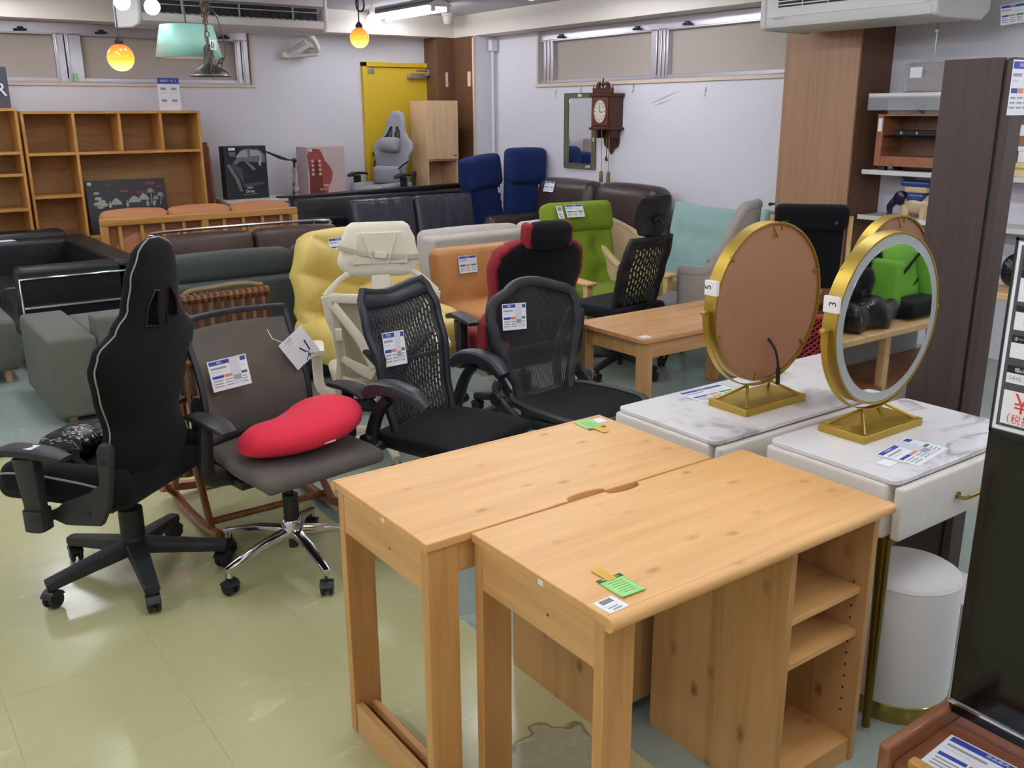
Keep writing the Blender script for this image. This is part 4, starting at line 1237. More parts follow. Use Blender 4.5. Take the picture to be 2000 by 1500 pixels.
star(t, .33, .9, 'dark_plastic', .14, .08, .06, .04, .045, .03, .028, 'black_plastic', .38)

# ------------------------------------------------------------------ cream plastic mesh chair seen from behind
t = thing('ergonomic_chair', 'cream plastic ergonomic chair seen from behind with strapped headrest', 'office chair', (2.13, 4.08, 0), face=(.36, .93))
hd = obj('headrest', G().loft(pill([(.96, .12, .012, .20, 0), (.98, .165, .028, .20, .01), (1.02, .195, .032, .198, .02), (1.12, .175, .034, .192, .02), (1.19, .15, .03, .185, .015), (1.21, .12, .014, .182, .01)], 20, 28, .6)), 'cream_plastic', t)
obj('raised_panel', G().prism([(-.13, 1.02), (.13, 1.02), (.105, 1.17), (-.105, 1.17)], .22, .232, 'y'), 'cream_plastic', hd, bevel=.008, seg=3)
obj('rib', bar(bar(G(), [(-.075, .234, 1.15), (-.03, .236, 1.02)], .012, .008), [(.075, .234, 1.15), (.03, .236, 1.02)], .012, .008), 'cream_plastic', hd)
obj('strap', bar(G(), [(-.188, .2, 1.045), (-.16, .225, 1.05), (-.05, .238, 1.055), (.08, .238, 1.075), (.16, .22, 1.095), (.185, .19, 1.1)], .004, .024, up=(0, 0, 1)), 'cream_mesh', hd)
obj('buckle', G().rbox((.0, .245, 1.066), (.055, .012, .032), .005, 2, 1, rot=(0, R(-6), 0)), 'cream_plastic', hd)
CR = [(.34, .20, .13), (.44, .215, .16), (.56, .20, .18), (.68, .215, .20), (.80, .25, .21), (.88, .262, .215)]
def cf(u, v):
    z = .34 + .54 * v
    hw, y = lerpt(CR, z)
    a = 2 * u - 1
    return (a * hw * .93, y - .02 - .02 * a * a, z)
bk = obj('backrest', G().grid(cf, 12, 16), 'cream_mesh', t, solid=.008)
for s in (-1, 1):
    pts = [(s * lerpt(CR, z)[0], lerpt(CR, z)[1], z) for z in [.34 + .54 * i / 12 for i in range(13)]]
    obj('side_rail', bar(G(), pts, [.07, .05, .05, .045, .04], [.03, .03, .028], up=(0, 1, 0)), 'cream_plastic', bk)
    obj('shoulder_strut', bar(G(), [(s * .262, .215, .88), (s * .2, .205, .945), (s * .14, .2, .985)], [.032, .026, .03], .02, up=(0, 1, 0)), 'cream_plastic', bk)
    obj('diagonal_strut', bar(G(), [(s * .23, .225, .84), (s * .12, .25, .68), (s * .05, .262, .54)], [.04, .045, .06], .02, smooth=3, up=(0, 1, 0)), 'cream_plastic', bk)
    obj('fin', bar(G(), [(s * .2, .22, .58), (s * .12, .25, .53), (s * .06, .26, .5)], [.03, .05, .06], .014, smooth=3, up=(0, 1, 0)), 'cream_plastic', bk)
    obj('fin', bar(G(), [(s * .2, .2, .48), (s * .12, .235, .44), (s * .06, .25, .42)], [.02, .035, .045], .014, smooth=3, up=(0, 1, 0)), 'cream_plastic', bk)
    obj('side_strap', bar(G(), [(s * .215, .228, .86), (s * .212, .23, .72), (s * .20, .21, .56), (s * .19, .19, .42)], .024, .004, up=(0, 1, 0)), 'cream_mesh', bk)
    obj('side_buckle', G().rbox((s * .212, .238, .70), (.032, .012, .06), .005, 2, 1), 'cream_plastic', bk)
    a = obj('armrest', bar(G(), [(s * .22, .1, .36), (s * .3, .08, .40), (s * .31, .05, .5), (s * .31, .03, .58)], .05, .04, smooth=3, up=(0, 1, 0)), 'cream_plastic', t)
    obj('arm_pad', bar(G(), [(s * .31, .13, .59), (s * .31, .0, .60), (s * .305, -.11, .585)], [.07, .085, .07], .026, smooth=4), 'cream_plastic', a)
obj('top_crossbar', bar(G(), [(-.258, .212, .875), (-.13, .235, .865), (0, .242, .86), (.13, .235, .865), (.258, .212, .875)], .02, .045, smooth=3), 'cream_plastic', bk)
obj('headrest_stem', bar(G(), [(0, .24, .86), (0, .225, .92), (0, .205, .99)], .09, .02, up=(0, 1, 0)), 'cream_plastic', bk)
obj('spine', bar(G(), [(0, .265, .6), (0, .262, .48), (0, .2, .36), (0, .06, .33)], [.05, .09, .1, .1], .03, smooth=4, up=(0, 1, 0)), 'cream_plastic', t)
obj('seat', G().rbox((0, -.06, .42), (.48, .46, .07), .035, 3, 4, (0, 0, .01)), 'cream_mesh', t)
obj('seat_shell', G().rbox((0, -.05, .375), (.44, .42, .04), .018, 2, 3), 'cream_plastic', t)
star(t, .32, .4, 'cream_plastic', .14, .085, .06, .04, .045, .03, .027, 'chrome', .36, cmat='castor_black')

# ------------------------------------------------------------------ black chair with tilting headrest behind the low table
t = thing('headrest_chair', 'black mesh-back office chair with high headrest behind the low table', 'office chair', (4.19, 4.54, 0), face=(-.15, .99))
HB = [(.42, .20, .12), (.56, .215, .155), (.72, .225, .19), (.88, .22, .235), (.96, .20, .26)]
def hf(u, v):
    z = .42 + .54 * v
    hw, y = lerpt(HB, z)
    z -= .04 * v
    a = 2 * u - 1
    return (a * hw, y - .03 * a * a, z)
NU2, NV2 = 29, 34
bk = obj('backrest', G().grid(hf, NU2, NV2, keep=lambda i, j: i < 5 or i > 23 or j < 5 or j > 29 or not ((i % 2 == 1) and (j + (i // 2 % 2) * 1) % 3 < 2)), 'black_plastic', t, solid=.006)
obj('back_rim', bar(G(), [hf(0, v / 12) for v in range(13)] + [hf(u / 8, 1) for u in range(1, 9)] + [hf(1, 1 - v / 12) for v in range(1, 13)], .035, .035, up=(0, 1, 0)), 'black_plastic', bk)
hd = obj('headrest', G().loft(pill([(.935, .07, .008, .26, .02), (.955, .14, .014, .258, .03), (1.03, .165, .016, .25, .035), (1.12, .17, .016, .262, .035), (1.18, .155, .012, .285, .03), (1.195, .12, .006, .29, .03)], 16, 24, .55)), 'black_plastic', t)
obj('headrest_arm', bar(G(), [(0, .275, .88), (0, .34, .91), (0, .35, .98), (0, .29, 1.05)], .035, .02, smooth=4, up=(0, 1, 0)).cyl((-.05, .29, 1.05), (.05, .29, 1.05), .016), 'black_plastic', hd)
obj('seat', G().rbox((0, -.05, .44), (.50, .48, .08), .035, 3, 4), 'black_felt', t)
obj('tilt_mechanism', G().rbox((0, .03, .37), (.2, .3, .06), .02, 2, 2), 'black_plastic', t)
obj('chrome_arm', bar(bar(G(), [(-.25, .12, .38), (-.2, .02, .34), (-.1, -.05, .33)], .03, .02), [(.25, .12, .38), (.2, .02, .34), (.1, -.05, .33)], .03, .02), 'chrome', t)
obj('footrest', G().rbox((0, -.05, .30), (.4, .3, .05), .02, 2, 2), 'black_plastic', t)
obj('back_stem', bar(G(), [(0, .1, .37), (0, .22, .4), (0, .23, .6)], .09, .03, smooth=3), 'black_plastic', t)
star(t, .33, .2, 'black_plastic', .14, .085, .06, .04, .045, .03, .028, 'black_plastic', .35)

# ------------------------------------------------------------------ high black felt chair by the pillar
t = thing('lounge_chair', 'high-backed black felt chair with bent wood frame by the pillar', 'chair', (5.42, 4.04, 0), face=(.76, .65))
bk = obj('backrest', G().rbox((0, .33, .79), (.42, .07, .62), .03, 3, 4, rot=(R(-14), 0, 0)), 'black_felt', t)
obj('fold_over_cap', G().rbox((0, .405, 1.04), (.46, .12, .16), .045, 3, 3, rot=(R(-14), 0, 0)), 'black_felt', bk)
for s in (-.15, .15):
    obj('snap_button', G().cyl((s, .45, 1.01), (s, .474, 1.012), .011), 'dark_plastic', bk)
for s in (-1, 1):
    obj('bentwood_rail', bar(G(), [(s * .24, .43, 1.05), (s * .25, .34, .75), (s * .275, .24, .45), (s * .275, .0, .36), (s * .275, -.3, .40), (s * .275, -.36, .3), (s * .275, -.3, .04), (s * .275, .3, .02)], .03, .022, smooth=5, up=(0, 0, 1)), 'arm_wood', t)
obj('seat', G().rbox((0, -.05, .47), (.5, .52, .09), .04, 3, 3, (0, 0, .01)), 'brown_seat', t)
obj('seat_back_pad', G().rbox((0, .28, .53), (.5, .06, .16), .028, 3, 3), 'brown_seat', t)
obj('cross_rail', G().bb((-.275, -.3, .3), (.275, -.27, .34)).bb((-.275, .2, .36), (.275, .23, .4)), 'rosewood_z', t)
# ================================================================== rattan chair
t = thing('rattan_chair', 'brown rattan pole chair half hidden behind the task chair', 'chair', (1.34, 4.0, 0), face=(0, 1))
def rt(g, pts, r=.013, sm=5):
    return g.tube(pts, r, 8, smooth=sm)
bkz, zt = .16, .95
RK = .93
bk = obj('back_frame', rt(G(), [(.24, .04, bkz), (.24, .0, .5), (.235, -.03, .87), (.20, -.035, .92), (-.22, -.035, .93)], .022), 'rattan', t)
for k in range(19):
    x = -.215 + .43 * k / 18
    obj('pole', G().tube([(x, .05, bkz + .02), (x, .0, .5), (x, -.03, .915)], .0085, 7), 'rattan' if k % 2 else 'rattan_dark', bk)
for z, y in ((.66, -.012), (.42, .01), (.22, .04)):
    obj('cross_pole', G().tube([(-.25, y + .02, z), (.25, y + .02, z)], .012, 8), 'rattan', bk)
g = G()
for k in range(15):
    x = -.2 + .4 * k / 14
    g.tube([(x + .006 * q, -.035, .928) for q in (-1, 1)], .026, 8)
o = obj('binding', g, 'rattan_bind', bk); o['kind'] = 'stuff'
obj('rope', G().tube([(-.2, -.05, .955), (-.1, -.05, .97), (.02, -.05, .965), (.12, -.05, .96), (.17, -.06, .93)], .012, 6, smooth=5), 'rope', bk)
for s in (-1, 1):
    obj('runner', rt(G(), [(s * .27, -.12, .05), (s * .27, .0, .025), (s * .27, .3, .025), (s * .27, .5, .06)], .02), 'rattan', t)
    obj('brace', rt(G(), [(s * .27, -.1, .06), (s * .25, .0, .3), (s * .24, .03, .38)], .016, 3), 'rattan', t)
    obj('brace', rt(G(), [(s * .27, .4, .05), (s * .25, .2, .25), (s * .24, .04, .42)], .016, 3), 'rattan', t)
    obj('loop', rt(G(), [(s * .27, -.06, .04), (s * .33, -.02, .12), (s * .33, .06, .2), (s * .27, .1, .28)], .014), 'rattan', t)
obj('front_runner', rt(G(), [(-.30, -.14, .05), (-.15, -.17, .025), (.1, -.17, .03), (.32, -.13, .07)], .024), 'rattan', t)
obj('cross_rail', rt(G(), [(-.27, -.1, .1), (.27, -.1, .12)], .014, 2), 'rattan', t)
obj('cross_rail', rt(G(), [(-.27, .35, .06), (.27, .35, .06)], .016, 2), 'rattan', t)
obj('seat', G().bb((-.24, .06, .36), (.24, .5, .385)), 'rattan_dark', t, bevel=.006)

# ================================================================== lounge chairs
# yellow puffy swivel chair
t = thing('yellow_armchair', 'puffy yellow leather armchair behind the cream office chair', 'armchair', (2.60, 4.98, 0), face=(.13, -.99))
def puffs(o, ax=2, n=5, amp=.018, off=0):
    o = o.copy(); h = abs(math.sin(math.pi * (o[ax] * n + off)))
    o.y -= amp * h ** .5
    return o
bk = obj('backrest', G().rbox((0, .32, .65), (.88, .24, .70), .11, 4, 26, (0, .03, .02), rot=(R(-10), 0, 0), fn=lambda o: Vector((o.x * (1 - .22 * max(0, o.z / .36) ** 2), o.y - .10 * (o.x / .4) ** 2 - .05 * abs(math.sin(math.pi * (o.z * 4.6 - 1.3 * abs(o.x)))) ** .75, o.z))), 'yellow_leather', t, smooth=60)
obj('seat', G().rbox((.02, -.12, .38), (.66, .70, .24), .09, 4, 24, (0, 0, .03), fn=lambda o: Vector((o.x, o.y, o.z + .035 * abs(math.sin(math.pi * (o.y * 4.5 + .9 * abs(o.x)))) ** .75))), 'yellow_leather', t, smooth=60)
for s in (-1, 1):
    obj('arm_puff', G().rbox((s * .37, -.02, .42), (.17, .56, .24), .08, 4, 6, (.01, 0, .02)), 'yellow_leather', t, smooth=60)
obj('pedestal', G().lathe([(.3, 0), (.3, .02), (.1, .04), (.05, .08), (.05, .27)], n=32), 'black_plastic', t)
# green armchair with wooden arms
t = thing('green_armchair', 'green buttoned fabric armchair with pale wooden arms', 'armchair', (4.60, 5.20, 0), face=(-.12, -.99))
def tuft(o, w_=.26, h=.25, amp=.05):
    d = 0
    for bx in (-.12, .12):
        for bz in (-.12, .1):
            d += math.exp(-((o.x - bx) ** 2 + (o.z - bz) ** 2) / .0035)
    return Vector((o.x, o.y + (amp * d if o.y < 0 else 0), o.z))
bk = obj('backrest', G().rbox((0, .30, .60), (.58, .15, .54), .05, 3, 26, (0, .015, 0), rot=(R(-15), 0, 0), fn=tuft), 'green_fabric', t, smooth=60)
obj('head_roll', G().rbox((0, .365, .915), (.60, .17, .24), .055, 3, 6, (0, .03, 0), rot=(R(-15), 0, 0)), 'green_fabric', bk, smooth=60)
obj('seat', G().rbox((0, -.06, .36), (.58, .62, .16), .05, 3, 14, (0, 0, .02), fn=lambda o: tuft(Vector((o.x, -o.z, o.y))).xzy if False else Vector((o.x, o.y, o.z - .02 * sum(math.exp(-((o.x - a) ** 2 + (o.y - b) ** 2) / .003) for a in (-.12, .12) for b in (-.1, .12))))), 'green_fabric', t, smooth=60)
for s in (-1, 1):
    a = obj('arm_board', G().rbox((s * .35, -.06, .545), (.085, .66, .025), .008, 2, 2), 'arm_wood', t)
    obj('front_leg', G().bb((s * .35 - .025, -.36, 0), (s * .35 + .025, -.31, .535)), 'arm_wood', t, bevel=.004)
    obj('back_leg', G().bb((s * .35 - .022, .2, 0), (s * .35 + .022, .25, .535)), 'arm_wood', t, bevel=.004)
    obj('side_rail', G().bb((s * .34 - .012, -.3, .24), (s * .34 + .012, .25, .30)), 'arm_wood', t, bevel=.003)
# cream tub chair
def tub(t, rad, zf, mat, th, a0, nu=36, nv=14, dep=1.0, flare=.12):
    def f(u, v):
        a = R(-a0 + 2 * a0 * u)
        hi = zf(abs(-1 + 2 * u))
        z = .30 + (hi - .30) * v
        r = rad * (1 + flare * v)
        return (r * math.sin(a), dep * r * math.cos(a) * (1 + .12 * v), z)
    o = obj('shell', G().grid(f, nu, nv), mat, t, solid=th, smooth=60)
    rimp = [f(u / nu, 1) for u in range(nu + 1)]
    obj('rim', G().tube(rimp, th * .62, 8), mat, t, smooth=60)
    return o
t = thing('tub_chair', 'pale cream leather tub chair left of the grey wing chair', 'armchair', (5.14, 5.42, 0), face=(.25, -.97))
tub(t, .285, lambda q: .56 + .31 * (1 - q ** 1.6), 'cream_shell', .05, 98)
obj('seat', G().rbox((0, -.04, .36), (.46, .48, .15), .055, 3, 4, (0, 0, .015)), 'cream_leather', t)
obj('shell_bottom', G().lathe([(.2, .2), (.3, .24), (.31, .31)], n=32), 'cream_shell', t)
obj('pedestal', G().lathe([(.25, 0), (.25, .015), (.05, .03), (.03, .06), (.03, .22)], n=28), 'chrome', t)
# grey wing chair
t = thing('wing_chair', 'tall grey fabric wing chair with sweeping side', 'armchair', (4.80, 4.40, 0), face=(-.42, .91))
tub(t, .29, lambda q: .68 + .42 * (1 - (lambda x: x * x * (3 - 2 * x))(min(1, max(0, (q - .22) / .5)))), 'wing_grey', .06, 100, flare=.05)
obj('seat', G().rbox((0, -.06, .38), (.5, .54, .13), .05, 3, 4, (0, 0, .01)), 'wing_grey_dark', t)
obj('shell_bottom', G().lathe([(.2, .22), (.28, .26), (.29, .32)], n=28), 'wing_grey_dark', t)
for k in range(4):
    a = R(45 + 90 * k)
    obj('leg', G().tube([(.15 * math.cos(a), .15 * math.sin(a), .26), (.26 * math.cos(a), .26 * math.sin(a), 0)], [.016, .01], 10), 'black_plastic', t)
# red net chair behind the vanities
t = thing('net_chair', 'red plastic net lounge chair glimpsed between the round mirrors', 'chair', (3.70, 2.70, 0), face=(.62, .78))
def nf(u, v):
    z = .35 + .45 * v
    return ((u - .5) * .62 * (1 - .25 * v), .12 + .10 * v, z)
g = G()
nn = 16
for k in range(-nn, nn + 1):
    p = []
    for j in range(nn + 1):
        u = (k + j) / nn
        if 0 <= u <= 1:
            p.append(nf(u, j / nn))
    if len(p) > 1:
        g.tube(p, .005, 5)
    p = []
    for j in range(nn + 1):
        u = (k + nn - j) / nn
        if 0 <= u <= 1:
            p.append(nf(u, j / nn))
    if len(p) > 1:
        g.tube(p, .005, 5)
o = obj('net_back', g, 'red_mesh', t); o['kind'] = 'stuff'
obj('back_panel', G().grid(lambda u, v: (nf(u, v)[0], nf(u, v)[1] - .02, nf(u, v)[2]), 6, 6), 'dark_red_fabric', t, solid=.01)
obj('back_rim', G().tube([nf(0, v / 8) for v in range(9)] + [nf(u / 6, 1) for u in range(1, 7)] + [nf(1, 1 - v / 8) for v in range(1, 9)], .014, 8), 'red_mesh', t)
obj('seat', G().rbox((0, -.12, .33), (.5, .46, .05), .022, 2, 3), 'red_mesh', t)
for sx in (-.2, .2):
    for sy in (-.3, .08):
        obj('leg', G().cyl((sx, sy, .31), (sx * 1.1, sy, 0), .014), 'red_mesh', t)

# ================================================================== sofas
def feet(t, pts, h=.1, mat='birch_z', r=.025):
    for x, y in pts:
        obj('foot', G().cyl((x, y, 0), (x, y, h), r * .8, r), mat, t)
# grey sectional, back towards the camera (local +y away from camera)
t = thing('grey_sofa', 'long grey fabric sofa with block arm, back turned to the camera', 'sofa', (.86, 5.54, 0))
obj('arm', G().rbox((.13, .45, .27), (.26, .9, .465), .03, 3, 3), 'sofa_grey', t)
obj('seat_base', G().rbox((.95, .48, .21), (1.75, .82, .33), .03, 3, 3), 'sofa_grey', t)
obj('seat_cushion', G().rbox((.62, .5, .41), (.72, .76, .12), .035, 3, 3, (0, 0, .015)), 'sofa_grey', t)
obj('seat_cushion', G().rbox((1.36, .5, .41), (.72, .76, .12), .035, 3, 3, (0, 0, .015)), 'sofa_grey', t)
obj('low_back', G().rbox((.47, .10, .32), (.42, .20, .56), .03, 3, 3), 'sofa_grey', t)
obj('high_back', G().rbox((1.28, .10, .38), (1.20, .20, .67), .03, 3, 3), 'sofa_grey_shaded', t)
obj('back_cushion', G().rbox((1.12, .20, .785), (.80, .20, .17), .06, 3, 4, (0, 0, .012)), 'sofa_grey_shaded', t)
obj('back_cushion', G().rbox((1.68, .20, .785), (.30, .20, .17), .06, 3, 4, (0, 0, .012)), 'sofa_grey_shaded', t)
feet(t, [(.1, .1), (1.75, .1), (.1, .8), (1.75, .8)], .045)
t = thing('ottoman', 'grey fabric ottoman at the far left edge behind the sofa arm', 'ottoman', (.16, 6.72, 0))
obj('block', G().rbox((.36, .34, .25), (.72, .68, .34), .035, 3, 3), 'sofa_grey', t)
feet(t, [(.08, .08), (.64, .08), (.08, .6), (.64, .6)], .08)
# black leather sofa with chrome frame facing left
t = thing('chrome_sofa', 'black leather box sofa in a chrome tube frame', 'sofa', (.98, 7.05, 0))
obj('near_arm', G().rbox((.36, .09, .40), (.74, .18, .58), .035, 3, 3), 'black_leather', t)
obj('far_arm', G().rbox((.36, 1.69, .40), (.74, .18, .58), .035, 3, 3), 'black_leather', t)
obj('back_cushion', G().rbox((.72, .89, .40), (.20, 1.78, .60), .035, 3, 3), 'black_leather', t)
obj('seat_cushion', G().rbox((.30, .52, .33), (.62, .72, .20), .04, 3, 3), 'black_leather', t)
obj('seat_cushion', G().rbox((.30, 1.25, .33), (.62, .72, .20), .04, 3, 3), 'black_leather', t)
for yy in (-.012, 1.792):
    f_ = obj('end_frame', G().tube([(0, yy, 0), (0, yy, .62), (.82, yy, .62), (.82, yy, 0)], .013, 8).tube([(0, yy, .42), (.82, yy, .42)], .009, 8), 'chrome', t)
obj('under_rail', G().tube([(0, 0, .2), (0, 1.78, .2)], .011, 8), 'chrome', t)
# second black piece behind it
t = thing('black_bench_sofa', 'low black leather sofa end in front of the left bookcase', 'sofa', (.3, 9.0, 0))
obj('arm', G().rbox((.70, .14, .40), (1.38, .26, .64), .05, 3, 3), 'black_leather', t)
obj('base', G().rbox((.77, .14, .06), (1.4, .2, .12), .02, 2, 2), 'black_plastic', t)
# oak slat sofa with tan cushions, back to the camera
t = thing('slat_sofa', 'oak slat-back sofa with tan leather cushions by the bookcase', 'sofa', (1.83, 8.36, 0))
W_ = 1.75
obj('top_rail', G().bb((-.0, 0, .79), (W_, .05, .85)), 'oak_x', t, bevel=.008)
obj('bottom_rail', G().bb((0, .005, .3), (W_, .04, .36)), 'oak_x', t, bevel=.004)
for x in (0, W_ / 2 - .03, W_ - .06):
    obj('post', G().bb((x, 0, 0), (x + .06, .05, .79)), 'oak_z', t, bevel=.005)
for k in range(9):
    x = .14 + k * (W_ - .28) / 8.2
    obj('slat', G().bb((x, .012, .36), (x + .028, .034, .79)), 'oak_z', t, bevel=.003)
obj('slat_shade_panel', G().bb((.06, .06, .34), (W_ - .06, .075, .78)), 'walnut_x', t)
for k in range(3):
    c = obj('back_cushion', G().rbox((.08 + .56 * k + .24, .16, .67), (.56, .17, .46), .06, 3, 5, (0, .02, .02), rot=(R(-6), 0, 0)), 'orange_leather', t, smooth=60)
    obj('seat_cushion', G().rbox((.08 + .56 * k + .24, .5, .4), (.55, .6, .14), .05, 3, 4, (0, 0, .02)), 'orange_leather', t, smooth=60)
obj('seat_frame', G().bb((.05, .06, .25), (W_ - .05, .8, .32)), 'oak_x', t)
for x in (.04, W_ - .04):
    obj('arm', G().rbox((x, .42, .6), (.07, .8, .05), .015, 2, 2), 'oak_x', t)
    obj('arm_leg', G().bb((x - .03, .72, 0), (x + .03, .78, .58)), 'oak_z', t, bevel=.004)
# brown leather sofa with steel tube back
t = thing('tube_sofa', 'dark brown leather sofa with thin steel tube back rail', 'sofa', (2.02, 7.3, 0))
W_ = 1.5
obj('back_tube', G().tube([(0, 0, .2), (0, .22, .64), (.02, .235, .76), (.09, .24, .81), (W_ - .12, .24, .81), (W_ - .02, .235, .76), (W_, .22, .64), (W_, 0, .2)], .013, 8, smooth=4), 'steel', t)
for k in range(7):
    x = .2 + k * (W_ - .35) / 6
    obj('tube_post', G().cyl((x, .24, .81), (x, .2, .3), .008, n=8), 'steel', t)
for k in range(2):
    obj('back_cushion', G().rbox((.38 + .74 * k, .12, .59), (.73, .19, .40), .06, 3, 5, (0, .02, .01), rot=(R(-5), 0, 0)), 'brown_leather', t, smooth=60)
    obj('seat_cushion', G().rbox((.38 + .74 * k, .45, .36), (.73, .66, .16), .05, 3, 4, (0, 0, .02)), 'brown_leather', t, smooth=60)
obj('frame', G().tube([(0, 0, .22), (W_, 0, .22), (W_, .75, .22), (0, .75, .22)], .014, 8, closed=True), 'steel', t)
for x in (0, W_):
    obj('front_leg', G().cyl((x, .75, 0), (x, .75, .5), .013), 'steel', t)
    obj('back_leg', G().cyl((x, 0, 0), (x, 0, .22), .013), 'steel', t)
# tan leather two-seater facing the camera
t = thing('tan_sofa', 'tan orange leather sofa with price card on its back', 'sofa', (3.36, 5.05, 0))
TW = .86
obj('backrest', G().rbox((.43, .50, .54), (.86, .20, .50), .06, 3, 12, (0, .02, 0), rot=(R(-8), 0, 0), fn=lambda o: Vector((o.x, o.y + (.03 * sum(math.exp(-((o.x - a) ** 2 + (o.z + .12) ** 2) / .003) for a in (-.35, -.1, .15, .4)) if o.y < 0 else 0), o.z))), 'tan_leather', t, smooth=60)
obj('seat', G().rbox((.43, .16, .33), (.84, .56, .2), .06, 3, 5, (0, 0, .02)), 'tan_leather', t, smooth=60)
feet(t, [(.08, -.05), (.78, -.05), (.08, .5), (.78, .5)], .23, 'rosewood_z')
# white fabric sofa, back to the camera
t = thing('white_sofa', 'off-white fabric sofa behind the tan sofa and green armchair', 'sofa', (3.65, 6.05, 0))
W_ = 1.9
obj('backrest', G().rbox((W_ / 2, .10, .45), (W_, .20, .68), .04, 3, 4), 'white_fabric', t)
obj('back_cushion', G().rbox((W_ * .25, .22, .68), (W_ * .48, .18, .28), .06, 3, 4, (0, .02, .01)), 'white_fabric', t)
obj('back_cushion', G().rbox((W_ * .75, .22, .68), (W_ * .48, .18, .28), .06, 3, 4, (0, .02, .01)), 'white_fabric', t)
obj('seat', G().rbox((W_ / 2, .5, .3), (W_ - .1, .7, .3), .04, 3, 4), 'white_fabric', t)
for x in (.09, W_ - .09):
    obj('arm', G().rbox((x, .48, .36), (.17, .84, .48), .04, 3, 3), 'oat_fabric', t)
feet(t, [(.1, .1), (W_ - .1, .1), (.1, .8), (W_ - .1, .8)], .12)
# navy leather sofa facing the camera
t = thing('navy_sofa', 'dark navy leather two-cushion sofa facing the camera', 'sofa', (4.12, 7.66, 0))
W_ = 1.42
def wr(o):
    return Vector((o.x, o.y - (.012 * math.sin(o.x * 42) * math.exp(-(o.x * 4) ** 2) if o.y < 0 else 0), o.z))
for k in range(2):
    obj('back_cushion', G().rbox((.36 + .71 * k, .72, .62), (.70, .18, .52), .05, 3, 14, (0, .02, .0), rot=(R(-12), 0, 0), fn=wr), 'navy_leather', t, smooth=60)
    obj('seat_cushion', G().rbox((.36 + .71 * k, .3, .36), (.70, .74, .18), .06, 3, 5, (0, 0, .02)), 'navy_leather', t, smooth=60)
obj('base', G().rbox((.71, .4, .2), (1.4, .8, .18), .02, 2, 3), 'navy_leather', t)
feet(t, [(.1, .06), (1.32, .06), (.1, .74), (1.32, .74)], .12, 'chrome', .015)
# long black sofa behind it
t = thing('black_sofa', 'long low black sofa with raised bolster, under the boxed goods', 'sofa', (3.80, 8.62, 0))
W_ = 2.15
obj('backrest', G().rbox((W_ / 2, .36, .62), (W_, .14, .50), .04, 3, 4, rot=(R(-10), 0, 0)), 'black_leather', t)
obj('top_bolster', bar(G(), [(.0, .42, .87), (W_ / 2, .42, .89), (W_, .42, .905)], .09, .06), 'black_leather', t)
obj('seat', G().rbox((W_ / 2, .06, .42), (W_, .36, .18), .05, 3, 4), 'black_leather', t)
obj('front_panel', G().rbox((W_ / 2, -.02, .40), (W_ - .04, .12, .62), .03, 3, 3), 'black_felt', t)
feet(t, [(.1, .0), (W_ - .1, .0), (.1, .36), (W_ - .1, .36)], .2, 'chrome', .015)
# dark brown leather sofa along the right wall, facing -x
t = thing('brown_sofa', 'dark brown leather sofa under the wall mirror and clock', 'sofa', (5.55, 6.22, 0))
for k in range(2):
    obj('back_cushion', G().rbox((.70, .46 + .92 * k, .74), (.28, .91, .56), .12, 4, 6, (.03, 0, .02), rot=(0, R(8), 0)), 'choc_leather', t, smooth=60)
    obj('seat_cushion', G().rbox((.34, .46 + .92 * k, .42), (.62, .90, .22), .09, 4, 5, (0, 0, .03)), 'choc_leather', t, smooth=60)
for y in (-.1, 1.94):
    obj('arm', G().rbox((.42, y, .42), (.80, .2, .46), .09, 4, 5), 'choc_leather', t, smooth=60)
obj('base', G().rbox((.43, .92, .155), (.8, 1.95, .31), .03, 2, 3), 'choc_leather', t)
# mint sofa next to the pillar
t = thing('mint_sofa', 'mint green buttoned fabric sofa beside the brown pillar', 'sofa', (5.60, 4.87, 0))
obj('backrest', G().rbox((.42, .5, .645), (.14, 1.02, .54), .035, 3, 14, (.01, 0, 0), rot=(0, R(12), 0), fn=lambda o: Vector((o.x + (.03 * sum(math.exp(-((o.y - a) ** 2 + (o.z - .02) ** 2) / .003) for a in (-.34, -.11, .11, .34)) if o.x < 0 else 0), o.y, o.z + .03 * (abs(o.y) / .5) ** 3 * (1 if o.z > 0 else 0)))), 'mint_fabric', t, smooth=60)
obj('seat', G().rbox((.22, .5, .36), (.56, 1.0, .14), .05, 3, 5, (0, 0, .02)), 'mint_fabric', t, smooth=60)
feet(t, [(.02, .06), (.02, .94), (.46, .06), (.46, .94)], .3)
# ================================================================== back of the shop
def board(t, name, a, b, mat, bev=.0015):
    return obj(name, G().bb(a, b), mat, t, bevel=bev)
# main bookcase
t = thing('bookcase', 'wide honey oak open bookcase with four upper compartments', 'bookcase', (1.53, 9.5, 0))
BW, BD, th = 1.59, .38, .024
board(t, 'base_cabinet', (0, .0, 0), (BW, BD, .565), 'oak_x')
board(t, 'bottom_board', (0, -.01, .565), (BW, BD, .59), 'oak_x')
board(t, 'top_board', (0, 0, 1.70), (BW, BD, 1.725), 'oak_x')
board(t, 'back_panel', (0, BD - .012, .59), (BW, BD, 1.70), 'shelf_back')
for x in (0, BW - th, .42):
    board(t, 'upright', (x, 0, .59), (x + th, BD - .012, 1.70), 'oak_z')
board(t, 'shelf', (th, .002, 1.335), (.42, BD - .012, 1.36), 'oak_x')
board(t, 'shelf', (.42 + th, .002, 1.335), (BW - th, BD - .012, 1.36), 'oak_x')
board(t, 'shelf', (th, .002, .955), (.42, BD - .012, .98), 'oak_x')
for x in (.82, 1.20):
    board(t, 'divider', (x, .002, 1.36), (x + th, BD - .012, 1.70), 'oak_z')
